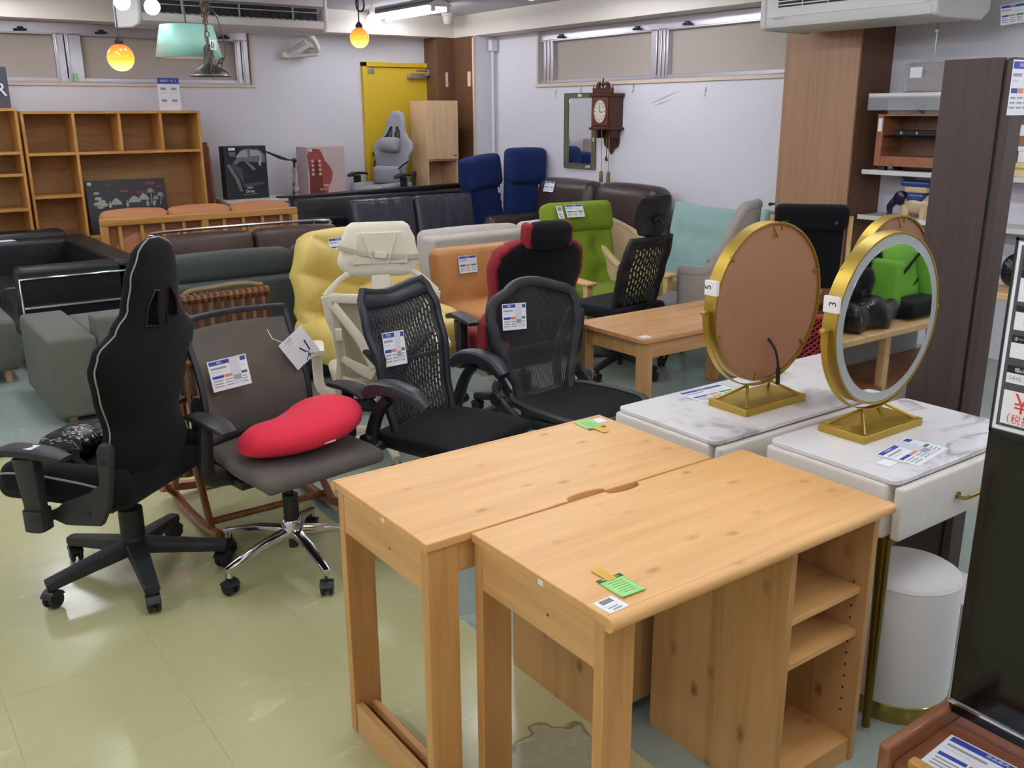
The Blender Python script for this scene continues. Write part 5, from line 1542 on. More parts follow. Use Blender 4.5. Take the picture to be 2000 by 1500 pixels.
# left bookcase
t = thing('bookcase', 'narrower oak bookcase cut by the left edge of the picture', 'bookcase', (.30, 9.44, 0))
BW = 1.20
board(t, 'base_cabinet', (0, 0, 0), (BW, BD, .5), 'oak_x')
board(t, 'top_board', (0, 0, 1.725), (BW, BD, 1.75), 'oak_x')
board(t, 'back_panel', (0, BD - .012, .5), (BW, BD, 1.725), 'shelf_back')
for x in (0, BW - th):
    board(t, 'upright', (x, 0, .5), (x + th, BD - .012, 1.725), 'oak_z')
for z in (1.355, 1.165, .86, .55):
    board(t, 'shelf', (th, .01, z), (BW - th, BD - .012, z + .024), 'oak_x')
t = thing('dark_box', 'dark grey box with white letter on the left bookcase', 'box', (1.16, 9.56, 1.752))
obj('carton', G().bb((0, 0, 0), (.32, .14, .345)), 'sign_slate', t, bevel=.003)
text('R', .16, 'ink_white', t, (.255, -.001, .15), (R(90), 0, 0), sx=1.0)
# service poster
t = thing('service_poster', 'small white poster with blue header standing on the bookcase', 'poster', (2.78, 9.62, 1.727))
obj('sheet', G().bb((0, 0, 0), (.205, .004, .30)), 'paper', t)
obj('blue_header', G().bb((0, -.0008, .245), (.205, 0, .30)), 'ink_blue', t)
text('各種サービス', .026, 'ink_white', t, (.1025, -.0016, .272), (R(90), 0, 0))
g = G()
for cx in (.05, .15):
    for cz in (.19, .08):
        g.bb((cx - .025, -.0008, cz), (cx + .025, 0, cz + .022), 'ink_grey').bb((cx - .03, -.0008, cz - .012), (cx + .03, 0, cz - .008), 'ink_pale').bb((cx - .03, -.0008, cz - .024), (cx + .03, 0, cz - .02), 'ink_pale').bb((cx - .03, -.0008, cz - .036), (cx + .03, 0, cz - .032), 'ink_pale')
obj('printed_blocks', g, None, t)
# lacquer panel with mother-of-pearl
t = thing('lacquer_panel', 'black lacquer panel picture with pearl palm trees in the bookcase', 'picture', (2.02, 9.60, .592))
t.rotation_euler = (R(-7), 0, 0)
obj('panel', G().bb((0, 0, 0), (.74, .018, .50)), 'lacquer', t, bevel=.002)
random.seed(3)
def palm(x, z0, h, r):
    g = G()
    g.tube([(x, -.002, z0), (x + .015, -.002, z0 + h * .6), (x + .01, -.002, z0 + h)], .004, 5)
    for k in range(7):
        a = R(-20 + 220 * k / 6)
        g.tube([(x + .01, -.003, z0 + h), (x + .01 + r * .6 * math.cos(a), -.003, z0 + h + r * .7 * math.sin(a)), (x + .01 + r * math.cos(a), -.003, z0 + h + r * .6 * math.sin(a) - r * .25)], [.007, .002], 4)
    obj('palm_inlay', g, 'pearl', t)
palm(.58, .26, .12, .045); palm(.67, .25, .09, .04); palm(.62, .26, .05, .03)
for x, z, s in ((.09, .38, .028), (.10, .33, .034), (.09, .28, .04), (.13, .30, .035), (.14, .27, .04), (.11, .25, .03)):
    obj('tree_inlay', G().ball((x, 0, z), s, 10, sc=(1, .12, .55)), 'pearl', t)
for x, z, w_ in ((.26, .265, .11), (.43, .28, .12), (.52, .30, .10)):
    obj('hut_inlay', G().prism([(x - w_ / 2, z), (x + w_ / 2, z), (x + w_ * .42, z + .025), (x + w_ * .2, z + .05), (x, z + .065), (x - w_ * .2, z + .05), (x - w_ * .42, z + .025)], -.003, .001, 'y'), 'pearl', t)
for x in (.2, .36, .55, .61):
    obj('figure_inlay', G().ball((x, 0, .262), .02, 8, sc=(.7, .12, 1.4)).ball((x, 0, .295), .008, 8, sc=(1, .3, 1)), 'pearl', t)
for x, z, w_ in ((.5, .375, .045), (.6, .455, .05), (.68, .42, .03), (.2, .455, .025), (.34, .39, .04)):
    obj('red_cloud_inlay', G().ball((x, 0, z), w_, 10, sc=(1, .04, .35)), 'lacquer_red', t)
obj('price_label', G().bb((.02, -.002, .455), (.055, 0, .485)), 'paper', t)
# white ledge that carries the boxed goods
t = thing('display_counter', 'white display counter along the back wall holding the boxes', 'counter', (3.30, 9.32, 0))
obj('counter_top', G().bb((0, 0, .82), (1.22, .66, .845)), 'platform_white', t, bevel=.003)
obj('counter_body', G().bb((.03, .04, 0), (1.19, .64, .82)), 'platform_white', t, bevel=.003)
# boxed goods
t = thing('product_box', 'dark product box with car interior photo, standing on white counter', 'box', (3.345, 9.56, .845), rotz=R(3))
obj('carton', G().bb((0, 0, 0), (.455, .12, .53)), 'box_dark', t, bevel=.002)
fy = -.0012
def pr(pts, mat, d=0, nm='printed_shape'):
    return obj(nm, G().prism(pts, fy - .0006 * d - .0004, 0, 'y'), mat, t)
pr([(.04, .30), (.12, .40), (.20, .50), (.36, .51), (.44, .44), (.44, .36), (.30, .37), (.17, .38)], 'photo_grey', 0)
pr([(.12, .42), (.18, .485), (.25, .49), (.25, .42)], 'photo_sky', 1)
pr([(.28, .425), (.28, .49), (.37, .49), (.41, .43)], 'photo_sky', 1)
pr([(.02, .34), (.05, .36), (.14, .2), (.17, .08), (.14, .08), (.1, .2)], 'photo_grey', 1)
pr([(.06, .34), (.1, .36), (.18, .3), (.19, .15), (.15, .22)], 'sign_slate', 1)
pr([(.19, .40), (.22, .40), (.33, .30), (.30, .28)], 'photo_grey', 2)
pr([(.36, .35), (.39, .43), (.405, .43), (.385, .32)], 'photo_sky', 2)
pr([(.18, .15), (.4, .17), (.42, .14), (.2, .12)], 'sign_slate', 2)
pr([(.06, .43), (.12, .43), (.12, .475), (.05, .475)], 'photo_grey', 1)
pr([(.05, .49), (.12, .49), (.12, .515), (.05, .515)], 'paper', 3, 'price_label')
text('Style', .032, 'ink_white', t, (.25, -.004, .115), (R(90), 0, 0))
text('Drive', .042, 'ink_white', t, (.25, -.004, .075), (R(90), 0, 0))
pr([(.17, .045), (.33, .045), (.33, .048), (.17, .048)], 'ink_grey', 2)
t = thing('product_box', 'pink product box picturing a red massage cushion', 'box', (4.235, 9.55, .845), rotz=R(-2))
obj('carton', G().bb((0, 0, 0), (.43, .30, .50)), 'box_pink', t, bevel=.002)
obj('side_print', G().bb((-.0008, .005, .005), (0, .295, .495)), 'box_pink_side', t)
pr([(.01, .0), (.02, .2), (.0, .42), (.03, .47), (.07, .485), (.14, .48), (.17, .44), (.2, .36), (.26, .29), (.285, .22), (.27, .15), (.23, .08), (.22, .0)], 'print_red', 0)
pr([(.015, .0), (.025, .3), (.06, .36), (.12, .36), (.15, .25), (.17, .12), (.2, .0)], 'print_red_dark', 1)
for cx in (.06, .14):
    for cz in (.355, .31, .265, .22):
        obj('printed_ball', G().cyl((cx, -.0028, cz), (cx, -.001, cz), .016, n=14), 'pink_ball', t)
pr([(.03, .455), (.06, .455), (.06, .48), (.03, .48)], 'paper', 3, 'price_label')
text('Style', .036, 'ink_white', t, (.20, -.004, .10), (R(90), 0, 0))
text('SHIATSU', .038, 'pink_ball', t, (.125, -.004, .055), (R(90), 0, 0), align='LEFT')
# arm lamp
t = thing('arm_lamp', 'black jointed arm lamp wrapped in plastic between the two boxes', 'lamp', (4.04, 9.46, .845))
obj('base_plate', G().lathe([(.11, 0), (.11, .012), (.02, .018)], c=(-.1, 0, 0), n=28), 'black_plastic', t)
obj('pole', G().cyl((-.02, 0, .01), (.01, 0, .36), .013), 'black_plastic', t)
obj('joint', G().ball((.012, 0, .375), .026, 12).cyl((-.06, 0, .385), (.01, 0, .378), .008), 'black_plastic', t)
obj('arm', bar(G(), [(-.06, 0, .385), (-.14, 0, .41), (-.32, 0, .485), (-.46, 0, .515)], [.02, .035, .012, .01], [.02, .035, .012, .01]), 'black_plastic', t)
obj('lamp_head', bar(G(), [(-.45, 0, .515), (-.6, 0, .52)], [.03, .03], .016), 'black_plastic', t)
obj('plastic_wrap', G().loft([sec(.028 + .012 * math.sin(k * 2.1), .028, .005 + .004 * math.sin(k), 0, .06 + k * .035, 12, .8) for k in range(8)]), 'plastic_film', t)
# red-brown board leaning beside the bookcase
t = thing('leaning_board', 'red-brown wooden boards leaning against the bookcase end', 'board', (3.14, 9.60, 0))
obj('plank', G().prism([(0, 0), (.09, 0), (.06, 1.42), (.0, 1.42)], 0, .26, 'y'), 'rosewood_z', t, bevel=.003)
obj('plank', G().prism([(.1, 0), (.15, 0), (.085, 1.38), (.065, 1.38)], .03, .28, 'y'), 'walnut_x', t, bevel=.003)
# tall pale cabinet
t = thing('pale_cabinet', 'tall pale birch cabinet with one door, beside the yellow door', 'cabinet', (5.57, 9.29, 0))
CW, CD, CH = .405, .36, 1.82
board(t, 'side_panel', (0, 0, 0), (.018, CD, CH), 'birch_z')
board(t, 'side_panel', (CW - .018, 0, 0), (CW, CD, CH), 'birch_z')
board(t, 'top_panel', (.018, 0, CH - .018), (CW - .018, CD, CH), 'birch_z')
board(t, 'back_panel', (.018, CD - .01, 0), (CW - .018, CD, CH - .018), 'birch_z')
board(t, 'niche_shelf', (.018, .01, 1.165), (CW - .018, CD - .01, 1.18), 'birch_z')
board(t, 'niche_floor', (.018, .01, .62), (CW - .018, CD - .01, .64), 'birch_z')
board(t, 'lower_door', (.003, -.018, .02), (CW - .003, 0, .62), 'birch_z')
dd = board(t, 'upper_door', (.003, -.018, 1.185), (CW - .003, 0, CH - .002), 'birch_z')
obj('badge', G().bb((CW - .075, -.02, 1.215), (CW - .02, -.018, 1.226)), 'black_plastic', dd)
# blue folded floor chairs
def floor_chair(label, loc, rz, lean, h, w_=.50, roll=0):
    t = thing('floor_chair', label, 'floor chair', loc, rotz=rz, group='blue legless floor chairs stood on end')
    t.rotation_euler = (lean, roll, rz)
    def grv(o):
        k = sum(math.exp(-((o.z - a) / .012) ** 2) for a in (-.42, -.28, .16, .24, .32))
        return Vector((o.x, o.y * (1 - .22 * k), o.z))
    obj('cushion', G().rbox((0, 0, h * .40), (w_, .15, h * .8), .05, 3, 22, (0, .015, 0), fn=grv), 'navy_fabric', t, smooth=60)
    obj('head_cushion', G().rbox((0, -.03, h * .86), (w_ * 1.03, .20, h * .28), .06, 3, 5, (0, .02, .01)), 'navy_fabric', t, smooth=60)
    obj('care_tag', G().bb((w_ / 2 - .12, -.135, h * .66), (w_ / 2 - .10, -.13, h * .71)), 'paper', t)
floor_chair('blue folded floor chair leaning, the lower left one of two', (5.90, 8.55, .03), R(10), R(-3), 1.22, .5, R(-6))
floor_chair('taller blue floor chair standing behind right of the other', (6.24, 8.42, .01), R(-4), R(2), 1.31, .46)

# ================================================================== on the right-hand wall
t = thing('wall_mirror', 'rectangular wall mirror in painted floral frame beside the clock', 'mirror', (6.5, 7.735, 1.12))
MW, MH = .50, .76
for a, b in (((-.022, -MW / 2, 0), (0, MW / 2, .05)), ((-.022, -MW / 2, MH - .05), (0, MW / 2, MH)), ((-.022, -MW / 2, .05), (0, -MW / 2 + .05, MH - .05)), ((-.022, MW / 2 - .05, .05), (0, MW / 2, MH - .05))):
    f_ = obj('frame_board', G().bb(a, b), 'frame_green', t, bevel=.004)
obj('gilt_edge', G().tube([(-.024, -MW / 2 + .004, .004), (-.024, MW / 2 - .004, .004), (-.024, MW / 2 - .004, MH - .004), (-.024, -MW / 2 + .004, MH - .004)], .005, 6, closed=True).tube([(-.024, -MW / 2 + .05, .05), (-.024, MW / 2 - .05, .05), (-.024, MW / 2 - .05, MH - .05), (-.024, -MW / 2 + .05, MH - .05)], .004, 6, closed=True), 'frame_gilt', t)
obj('mirror_glass', G().bb((-.012, -MW / 2 + .05, .05), (-.009, MW / 2 - .05, MH - .05)), 'mirror_glass', t)
obj('flower_motif', G().ball((-.022, 0, MH - .025), .022, 10, sc=(.2, 1.6, .8)).ball((-.022, -.16, .028), .02, 8, sc=(.2, 1, .8)).ball((-.022, -.12, .024), .016, 8, sc=(.2, 1, .8)).ball((-.022, -MW / 2 + .025, .3), .02, 8, sc=(.2, .8, 1.2)), 'dial', t)
obj('hanging_hook', G().tube([(-.004, 0, MH), (-.01, 0, MH + .03), (-.004, 0, MH + .06)], .005, 6), 'steel', t)
obj('price_label', G().bb((-.0135, .16, MH - .1), (-.012, .185, MH - .065)), 'paper', t)
t = thing('wall_clock', 'dark carved wooden pendulum wall clock with oval dial and weights', 'clock', (6.5, 7.235, 1.42))
obj('case', G().bb((-.17, -.14, .12), (0, .14, .42)), 'clock_wood', t, bevel=.004)
obj('lower_moulding', G().bb((-.18, -.165, .10), (0, .165, .125)), 'clock_wood', t, bevel=.006)
obj('cornice', G().bb((-.185, -.165, .415), (0, .165, .445)), 'clock_wood', t, bevel=.006)
poly = [(-.14, .445), (-.14, .48), (-.10, .50), (-.075, .545), (-.05, .555), (-.04, .53), (-.055, .515), (-.03, .49), (0, .48), (.03, .49), (.055, .515), (.04, .53), (.05, .555), (.075, .545), (.10, .50), (.14, .48), (.14, .445)]
obj('pediment', G().prism(poly, -.16, -.13, 'x'), 'clock_wood', t, bevel=.003)
def finial(y, z, s):
    obj('finial', G().lathe([(.012 * s, 0), (.014 * s, .01 * s), (.006 * s, .02 * s), (.016 * s, .04 * s), (.014 * s, .055 * s), (.005 * s, .07 * s), (.008 * s, .08 * s), (.0, .1 * s)], c=(-.145, y, z), n=14), 'clock_wood', t)
finial(0, .48, 1.15); finial(-.14, .445, .85); finial(.14, .445, .85)
obj('door_frame', G().bb((-.178, -.115, .14), (-.17, .115, .405)), 'rosewood_z', t, bevel=.004)
obj('dial', G().lathe([(.086, 0), (.086, .004), (.0, .005)], n=36, T=Matrix.Translation((-.178, 0, .275)) @ Matrix.Rotation(R(-90), 4, 'Y') @ Matrix.Diagonal((1.25, 1, 1, 1))), 'dial', t)
obj('dial_ring', G().tube([(-.182, .089 * math.cos(2 * math.pi * k / 32), .275 + .111 * math.sin(2 * math.pi * k / 32)) for k in range(32)], .005, 6, closed=True), 'frame_gilt', t)
g = G()
for k in range(12):
    a = 2 * math.pi * k / 12
    g.box((-.1838, .066 * math.cos(a), .275 + .083 * math.sin(a)), (.001, .006, .02), rot=(a - math.pi / 2, 0, 0))
obj('hour_marks', g, 'ink_black', t)
obj('hour_hand', G().box((-.185, -.02, .27), (.0015, .045, .008)), 'ink_black', t)
obj('minute_hand', G().box((-.186, -.004, .305), (.0015, .006, .065)), 'ink_black', t)
poly = [(-.12, .10), (-.10, .05), (-.105, -.02), (-.09, -.06), (-.03, -.09), (0, -.14), (.03, -.09), (.09, -.06), (.105, -.02), (.10, .05), (.12, .10)]
obj('back_board', G().prism(poly, -.03, 0, 'x'), 'clock_wood', t, bevel=.003)
obj('side_bracket', G().bb((-.12, -.115, .02), (-.02, -.1, .1)), 'clock_wood', t, bevel=.006)
obj('side_bracket', G().bb((-.12, .1, .02), (-.02, .115, .1)), 'clock_wood', t, bevel=.006)
obj('pendulum', G().cyl((-.09, -.01, .1), (-.09, -.01, -.16), .004, n=8).lathe([(.022, -.004), (.026, 0), (.022, .004)], n=20, T=Matrix.Translation((-.09, -.01, -.18)) @ Matrix.Rotation(R(90), 4, 'Y')), 'gold_polished', t)
for y in (.055, -.055):
    obj('chain', G().cyl((-.10, y, .1), (-.10, y, -.31), .0035, n=6), 'steel', t)
    obj('weight', G().lathe([(.004, .01), (.018, 0), (.019, -.005), (.019, -.1), (.015, -.105)], c=(-.10, y, -.31), n=18), 'frame_gilt', t)
# wall shelving
for nm, lab, z in (('wall_shelf', 'upper white wall shelf with clear drop lip, right of the pillar', 1.785), ('wall_shelf', 'lower white wall shelf under the wooden display case', 1.255), ('wall_shelf', 'white wall shelf behind the round mirrors carrying the elephant', .93)):
    t = thing(nm, lab, 'shelf', (6.2, 4.17, z))
    obj('shelf_board', G().bb((0, -2.3, 0), (.3, 0, .022)).bb((-.012, -2.3, -.008), (0, 0, .026)), 'white_plastic', t, bevel=.003)
    if z > 1.5:
        obj('clear_lip', G().bb((-.014, -2.3, -.09), (-.012, 0, .004)), 'shelf_lip', t)
    for y in (-.25, -1.2, -2.1):
        obj('bracket', G().prism([(.04, 0), (.3, 0), (.3, -.12), (.22, -.09), (.1, -.02)], y - .004, y + .004, 'y'), 'ac_grey', t)
t = thing('wrapped_board', 'brown goods wrapped in shiny plastic on the upper shelf', 'package', (6.26, 3.30, 1.809))
obj('inner_goods', G().bb((.02, 0, 0), (.13, .64, .20)), 'film_brown', t, bevel=.01)
obj('plastic_wrap', G().rbox((.075, .32, .107), (.15, .68, .21), .02, 2, 8), 'plastic_film', t)
obj('paper_label', G().bb((-.002, .52, .1), (.0, .61, .17)), 'paper', t)
t = thing('display_case', 'small open wooden display case with glass shelf on wall shelf', 'display case', (6.22, 3.2, 1.279))
obj('foot_block', G().bb((.02, .82, 0), (.06, .87, .03)).bb((.2, .82, 0), (.24, .87, .03)), 'black_plastic', t)
for a, b, nm in (((0, .85, .03), (.25, .90, .39), 'side_panel'), ((0, 0, .03), (.25, .05, .39), 'side_panel'), ((0, .05, .03), (.25, .85, .10), 'bottom_rail'), ((0, .05, .375), (.25, .85, .39), 'top_panel')):
    obj(nm, G().bb(a, b), 'walnut_x', t, bevel=.003)
obj('back_panel', G().bb((.24, .05, .1), (.25, .85, .375)), 'pillar_dark', t)
obj('glass_shelf', G().bb((.01, .05, .235), (.23, .85, .241)), 'clear_glass', t)
obj('price_label', G().bb((-.001, .86, .27), (.0, .89, .36)), 'paper', t)
t = thing('disc_player', 'black player stored in the top of the wooden display case', 'player', (6.22, 3.2, 1.52))
obj('player_body', G().bb((.03, .3, 0), (.2, .78, .04)), 'black_plastic_gloss', t, bevel=.004)
obj('front_knob', G().cyl((.03, .72, .02), (.024, .72, .02), .008).cyl((.03, .6, .02), (.024, .6, .02), .008), 'steel', t)
t = thing('white_box', 'pale box inside the wooden display case', 'box', (6.22, 3.2, 1.379))
obj('carton', G().bb((.06, .1, 0), (.2, .42, .12)), 'photo_sky', t, bevel=.004)
obj('lid', G().bb((.055, .095, .10), (.205, .425, .125)), 'paper', t, bevel=.003)
# ceramic elephant stool
t = thing('elephant_stool', 'blue and cream ceramic elephant stool on the wall shelf', 'elephant stool', (6.34, 3.78, .953))
obj('body', G().ball((0, 0, .10), .10, 18, sc=(.8, 1.2, .8)), 'ceramic_cream', t)
obj('blanket', G().rbox((0, -.0, .145), (.15, .14, .08), .03, 3, 2), 'ceramic_blue', t)
obj('saddle', G().rbox((0, -.0, .20), (.14, .17, .045), .01, 2, 2), 'ceramic_cream', t)
obj('seat_slab', G().rbox((0, -.0, .24), (.17, .22, .035), .01, 2, 2), 'ceramic_blue', t)
obj('head', G().ball((-.02, .13, .13), .055, 14).tube([(-.03, .16, .12), (-.04, .2, .07), (-.04, .2, .02), (-.05, .22, .0)], [.03, .012], 10, smooth=3), 'ceramic_dark', t)
obj('ear', G().ball((-.07, .11, .14), .045, 12, sc=(.3, .8, 1)), 'ceramic_dark', t)
for sx in (-.045, .045):
    for sy in (-.07, .07):
        obj('leg', G().cyl((sx, sy, 0), (sx, sy, .09), .03), 'ceramic_cream', t)
t = thing('cream_carton', 'low cream carton with gold strip on the shelf at right edge', 'carton', (6.23, 2.55, 1.279))
obj('carton', G().bb((0, 0, 0), (.24, .55, .09)), 'cream_box', t, bevel=.003)
obj('gold_strip', G().bb((-.001, .0, .045), (0, .55, .06)), 'gold', t)
t = thing('white_carton', 'white carton stacked on the cream carton at right edge', 'carton', (6.23, 2.55, 1.37))
obj('carton', G().bb((.01, .02, 0), (.24, .53, .07)), 'ink_white', t, bevel=.003)
obj('lid', G().bb((.005, .015, .07), (.245, .535, .1)), 'ink_white', t, bevel=.003)
t = thing('shelf_carton', 'white carton under the upper shelf at the right edge', 'carton', (6.23, 2.6, 1.472))
obj('carton', G().bb((.02, 0, 0), (.22, .5, .06)), 'walnut_x', t, bevel=.003)
obj('lid', G().bb((0, -.01, .06), (.24, .51, .13)), 'ink_white', t, bevel=.004)
# bench with black bags at the right edge, behind the tall cabinet
t = thing('wooden_bench', 'pale wooden bench behind the tall dark cabinet', 'bench', (5.35, 2.35, 0))
obj('bench_top', G().bb((0, 0, .65), (1.05, .42, .69)), 'arm_wood', t, bevel=.006)
for x in (.05, .95):
    obj('leg', G().tube([(x, .05, .65), (x - .03, .04, .35), (x, .02, 0)], .03, 10, smooth=4), 'arm_wood', t)
    obj('leg', G().tube([(x, .38, .65), (x - .03, .38, .35), (x, .4, 0)], .03, 10, smooth=4), 'arm_wood', t)
t = thing('black_bag', 'crumpled black plastic bag with white label on the bench', 'bag', (5.8, 2.56, .692))
obj('bag_body', G().rbox((0, 0, .09), (.62, .34, .18), .08, 4, 8, (0, 0, .03), fn=lambda o: o + Vector((.02 * math.sin(o.y * 31), .02 * math.sin(o.x * 23), .018 * math.sin(o.x * 27 + o.y * 19)))), 'bag_black', t, smooth=60)
obj('white_label', G().rbox((-.1, .0, .19), (.3, .22, .03), .01, 2, 2), 'paper', t)

# ================================================================== things seen only in the round mirror, right of the picture
t = thing('display_bench', 'wooden display bench reflected in the round mirror', 'bench', (3.6, -.36, 0))
obj('bench_top', G().bb((0, 0, .46), (2.4, .5, .50)), 'arm_wood', t, bevel=.006)
for x in (.05, 1.2, 2.3):
    obj('leg', G().bb((x, .05, 0), (x + .05, .1, .46)), 'arm_wood', t, bevel=.004)
    obj('leg', G().bb((x, .4, 0), (x + .05, .45, .46)), 'arm_wood', t, bevel=.004)
obj('lower_shelf', G().bb((.05, .05, .12), (2.35, .45, .15)), 'walnut_x', t)
def child_seat(x, y, mat, label):
    t = thing('child_seat', label, 'child seat', (x, y, .502))
    obj('shell', G().rbox((0, -.06, .22), (.42, .14, .44), .06, 3, 4, rot=(R(14), 0, 0)), 'black_felt', t)
    obj('cushion', G().rbox((0, .0, .25), (.30, .08, .34), .035, 3, 4, rot=(R(14), 0, 0)), mat, t)
    obj('side_wing', G().rbox((-.2, .05, .2), (.06, .2, .3), .028, 3, 3), mat, t)
    obj('side_wing', G().rbox((.2, .05, .2), (.06, .2, .3), .028, 3, 3), mat, t)
    obj('seam', G().tube([(-.12, .05, .12), (-.05, .055, .24), (.14, .045, .36)], .009, 6).tube([(-.02, .055, .1), (.13, .055, .2)], .009, 6), 'black_felt', t)
    obj('seat_pad', G().rbox((0, .1, .06), (.4, .26, .1), .04, 3, 3), 'black_felt', t)
child_seat(5.22, -.14, 'seat_green', 'green and black child seat reflected in the round mirror')
child_seat(4.12, -.14, 'seat_pink', 'pink and black child seat at the mirror reflection left edge')
t = thing('black_bag', 'black plastic bag on the bench reflected in the mirror', 'bag', (4.68, -.0, .502))
obj('bag_body', G().rbox((0, 0, .07), (.5, .2, .14), .06, 4, 8, (0, 0, .03), fn=lambda o: o + Vector((.02 * math.sin(o.y * 31), .02 * math.sin(o.x * 23), .02 * math.sin(o.x * 27 + o.y * 19)))), 'bag_black', t, smooth=60)
obj('upright_flap', G().rbox((.08, -.1, .2), (.16, .08, .26), .03, 3, 4, fn=lambda o: o + Vector((.02 * math.sin(o.z * 31), .02 * math.sin(o.x * 33), 0))), 'bag_black', t, smooth=60)
t = thing('partition', 'grey partition with white shelf reflected in the round mirror', 'partition', (3.2, -.46, 0))
obj('panel', G().bb((0, 0, 0), (2.8, .04, 1.75)), 'ac_grey', t)
obj('wood_post', G().bb((.12, .04, .69), (.36, .08, 1.75)), 'pillar_light', t)
obj('white_ledge', G().bb((.5, .04, 1.22), (2.8, .12, 1.26)), 'ink_white', t)
obj('cream_strip', G().bb((.55, .045, 1.26), (2.75, .11, 1.36)), 'cream_box', t)
obj('white_panel', G().bb((.55, .045, 1.37), (1.7, .07, 1.6)), 'ink_white', t)

# ================================================================== price cards, notes and labels
def card(name, label, w_, h, base, loc, rot, style=0, head='商品案内', cat='price card', group=None):
    g = G().bb((-w_ / 2, -h / 2, 0), (w_ / 2, h / 2, .0008), 'paper')
    z0, z1 = .0008, .0011
    def q(x0, y0, x1, y1, m, zz=0):
        g.bb((-w_ / 2 + x0 * w_, -h / 2 + y0 * h, z0 - .0003), (-w_ / 2 + x1 * w_, -h / 2 + y1 * h, z1 + zz), m)
    if style in (0, 1):
        q(.03, .84, .97 if style == 0 else .55, .97, 'ink_blue')
        q(.05, .70, .45, .76, 'ink_grey'); q(.05, .60, .32, .64, 'ink_pale'); q(.55, .66, .9, .69, 'ink_pale'); q(.55, .60, .8, .62, 'ink_pale')
        q(.05, .40, .34, .49, 'ink_blue'); q(.36, .40, .62, .49, 'ink_orange'); q(.66, .40, .95, .49, 'ink_green')
        for k in range(3):
            for i in range(3):
                q(.06 + .31 * i, .30 - .09 * k, .30 + .31 * i, .335 - .09 * k, 'ink_grey')
        if style == 1:
            q(.55, .10, .80, .99, 'ink_pale', .0003); q(.58, .25, .77, .4, 'ink_grey', .0005); q(.83, .82, .97, .96, 'ink_blue', .0003)
    elif style == 2:     # barcode label
        for k in range(9):
            q(.2 + .07 * k, .62, .23 + .07 * k + .02 * (k % 2), .92, 'ink_black')
        q(.1, .45, .8, .5, 'ink_pale'); q(.2, .28, .7, .36, 'ink_grey'); q(.3, .1, .75, .2, 'ink_grey')
    o = obj(name, g, None)
    L = Matrix.Translation(loc) @ Euler(rot).to_matrix().to_4x4()
    if base is not None:
        B = Matrix.Translation(base.location) @ base.rotation_euler.to_matrix().to_4x4()
        L = B @ L
    o.location = L.to_translation(); o.rotation_euler = L.to_euler()
    tag(o, label, cat, group)
    if style in (0, 1) and head:
        text(head, h * .085, 'ink_white', o, (0 if style == 0 else -w_ * .21, h * .405, .0013))
    return o
def find(lbl):
    for o in COL.objects:
        if o.get('label', '').startswith(lbl):
            return o
PG = 'printed price cards'
FR = (R(90), 0, 0)
b_ = find('brown-grey fabric task chair')
card('price_card', 'price card stuck on the brown-grey task chair back', .15, .115, b_, (-.115, .172, .765), (R(78), R(-4), R(-6)), 1, '現品', group=PG)
o = card('hang_tag', 'white hang tag with chair picture on the task chair', .125, .13, b_, (.205, .20, .80), (R(82), R(-32), 0), 9, '', 'tag')
g = G().bb((-.055, .03, .0008), (-.0, .034, .0012), 'ink_pale').bb((-.055, .045, .0008), (.0, .05, .0012), 'ink_pale').bb((-.055, .015, .0008), (-.015, .018, .0012), 'ink_pale')
g.tube([(.0, .0, .001), (.012, -.03, .001), (.03, -.035, .001), (.035, .012, .001)], .003, 5, 'ink_black').tube([(.02, -.035, .001), (.016, -.052, .001)], .002, 5, 'ink_black')
for k in (-1, 0, 1):
    g.tube([(.016, -.045, .001), (.016 + .022 * k, -.06, .001)], .0018, 5, 'ink_black')
obj('printed_chair', g, None, o)
text('moda', .016, 'ink_grey', o, (-.02, .055, .0012))
text('chair', .011, 'ink_grey', o, (-.02, .042, .0012))
obj('string', G().tube([(-.04, .062, .0), (-.06, .10, -.01), (-.05, .14, -.02)], .0018, 5), 'paper', o)
b_ = find('black office chair with slotted')
card('price_card', 'price card on the slotted black chair back', .10, .135, b_, (-.10, .145, .80), (R(80), 0, R(-18)), 1, '現品', group=PG)
b_ = find('black fine-mesh office chair')
card('price_card', 'price card hanging on the fine-mesh black chair', .125, .115, b_, (-.145, .20, .84), (R(82), R(3), R(-8)), 1, '現品', group=PG)
b_ = find('puffy yellow leather')
card('price_card', 'price card clipped on top of the yellow armchair', .13, .10, b_, (-.12, .195, .93), (R(75), 0, 0), 0, group=PG)
b_ = find('tan orange leather')
card('price_card', 'price card stuck on the tan sofa back', .15, .12, b_, (.20, .385, .68), (R(82), 0, 0), 0, group=PG)
b_ = find('green buttoned fabric')
card('price_card', 'price card on the head roll of the green armchair', .15, .10, b_, (-.10, .235, .985), (R(62), 0, R(-4)), 0, group=PG)
card('price_tag', 'narrow barcode tag beside the card on the green armchair', .05, .10, b_, (-.225, .24, .98), (R(62), 0, 0), 2, cat='tag')
card('price_card', 'price card on the back of the brown wall sofa', .16, .11, None, (6.12, 7.78, .95), (R(72), 0, R(-90)), 0, group=PG)
card('price_card', 'price card lying on the nearest marble vanity', .20, .125, None, (2.385, 1.355, .766), (0, 0, R(8)), 1, '商品案内', group=PG)
card('number_label', 'small white number label at the vanity corner', .05, .04, None, (2.245, 1.345, .766), (0, 0, R(5)), 9, cat='label')
text('3', .022, 'ink_black', bpy.data.objects['number_label'], (0, 0, .001), (0, 0, R(180)))
card('price_card', 'price card lying behind the brown-backed mirror', .20, .125, None, (2.36, 2.09, .766), (0, 0, R(-2)), 0, group=PG)
card('price_card', 'price card on the tv board at the bottom edge', .21, .14, None, (1.735, .745, .3865), (R(0), 0, R(-87)), 0, '商品案内', group=PG)
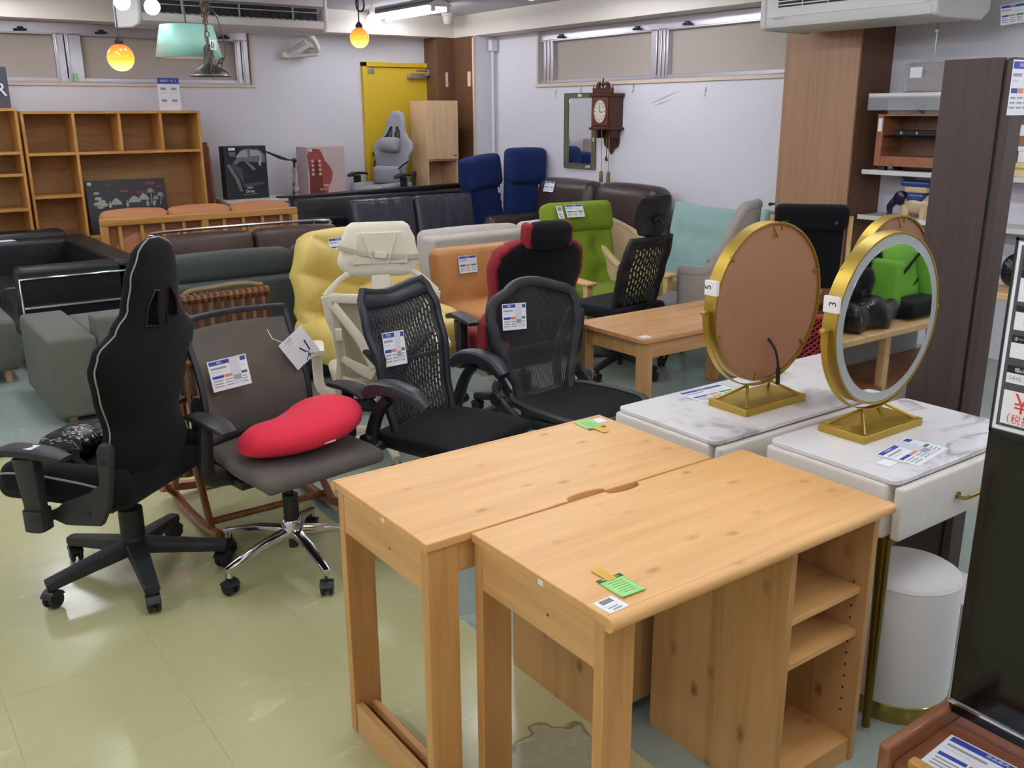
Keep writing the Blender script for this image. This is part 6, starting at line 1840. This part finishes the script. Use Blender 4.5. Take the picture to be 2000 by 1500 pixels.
card('price_card', 'price card on the tall dark cabinet at the right edge', .14, .17, None, (3.197, 1.599, 1.765), (R(90), 0, 0), 0, group=PG)
card('price_card', 'price card hanging at the top right corner', .16, .12, None, (6.33, 3.285, 2.28), (R(90), R(-8), R(-30)), 0, group=PG)
card('price_card', 'white price card lying on the black chrome-frame sofa', .22, .12, None, (1.12, 8.74, .692), (0, 0, R(10)), 9, cat='price card')
card('price_card', 'white price card by the brown tube-frame sofa', .18, .10, None, (2.02, 6.93, .532), (0, 0, R(20)), 9, cat='price card')
t = thing('side_table', 'small dark table glimpsed by the tube-frame sofa', 'table', (2.08, 6.88, 0))
obj('table_top', G().rbox((.05, .0, .515), (.5, .4, .03), .01, 2, 2), 'rosewood_z', t)
for sx in (-.15, .25):
    for sy in (-.15, .15):
        obj('leg', G().cyl((sx, sy, 0), (sx, sy, .5), .018), 'rosewood_z', t)
# sticky notes and labels on the desks
def note(label, loc, rz, flip=1):
    t = thing('sticky_note', label, 'sticky note', loc, rotz=rz, group='green notes taped on the desks')
    obj('green_slip', G().grid(lambda u, v: ((u - .5) * .065, (v - .5) * .085, .0012 + .012 * max(0, .35 - v) ** 1.6), 6, 10), 'note_green', t, solid=.0006)
    obj('dark_header', G().bb((-.0325, .03, .0016), (.0325, .0425, .0021)), 'note_dark', t)
    obj('yellow_tape', G().bb((-.012, .026, .002), (.012, .085, .0026)), 'tape_yellow', t)
    g = G()
    for k in range(6):
        zz = .0017 + .012 * max(0, .35 - ((.0185 - .009 * k) / .085 + .5)) ** 1.6
        g.bb((-.02 + .004 * (k % 2), .018 - .009 * k, zz - .0004), (.02, .019 - .009 * k, zz + .0001))
    o = obj('handwriting', g, 'note_dark', t); o['kind'] = 'stuff'
    text('購入商品', .011, 'note_green', t, (0, .036, .0024))
note('green note taped near the front corner of the front desk', (1.196, 1.273, .7602), R(-2))
note('green note taped on the far end of the rear desk', (1.815, 2.095, .7602), R(176))
card('barcode_label', 'small barcode label on the front desk corner', .052, .05, None, (1.128, 1.228, .7602), (0, 0, R(3)), 2, cat='label')
card('barcode_label', 'small white label on the far corner of the rear desk', .045, .04, None, (1.865, 2.112, .7602), (0, 0, R(-3)), 9, cat='label')
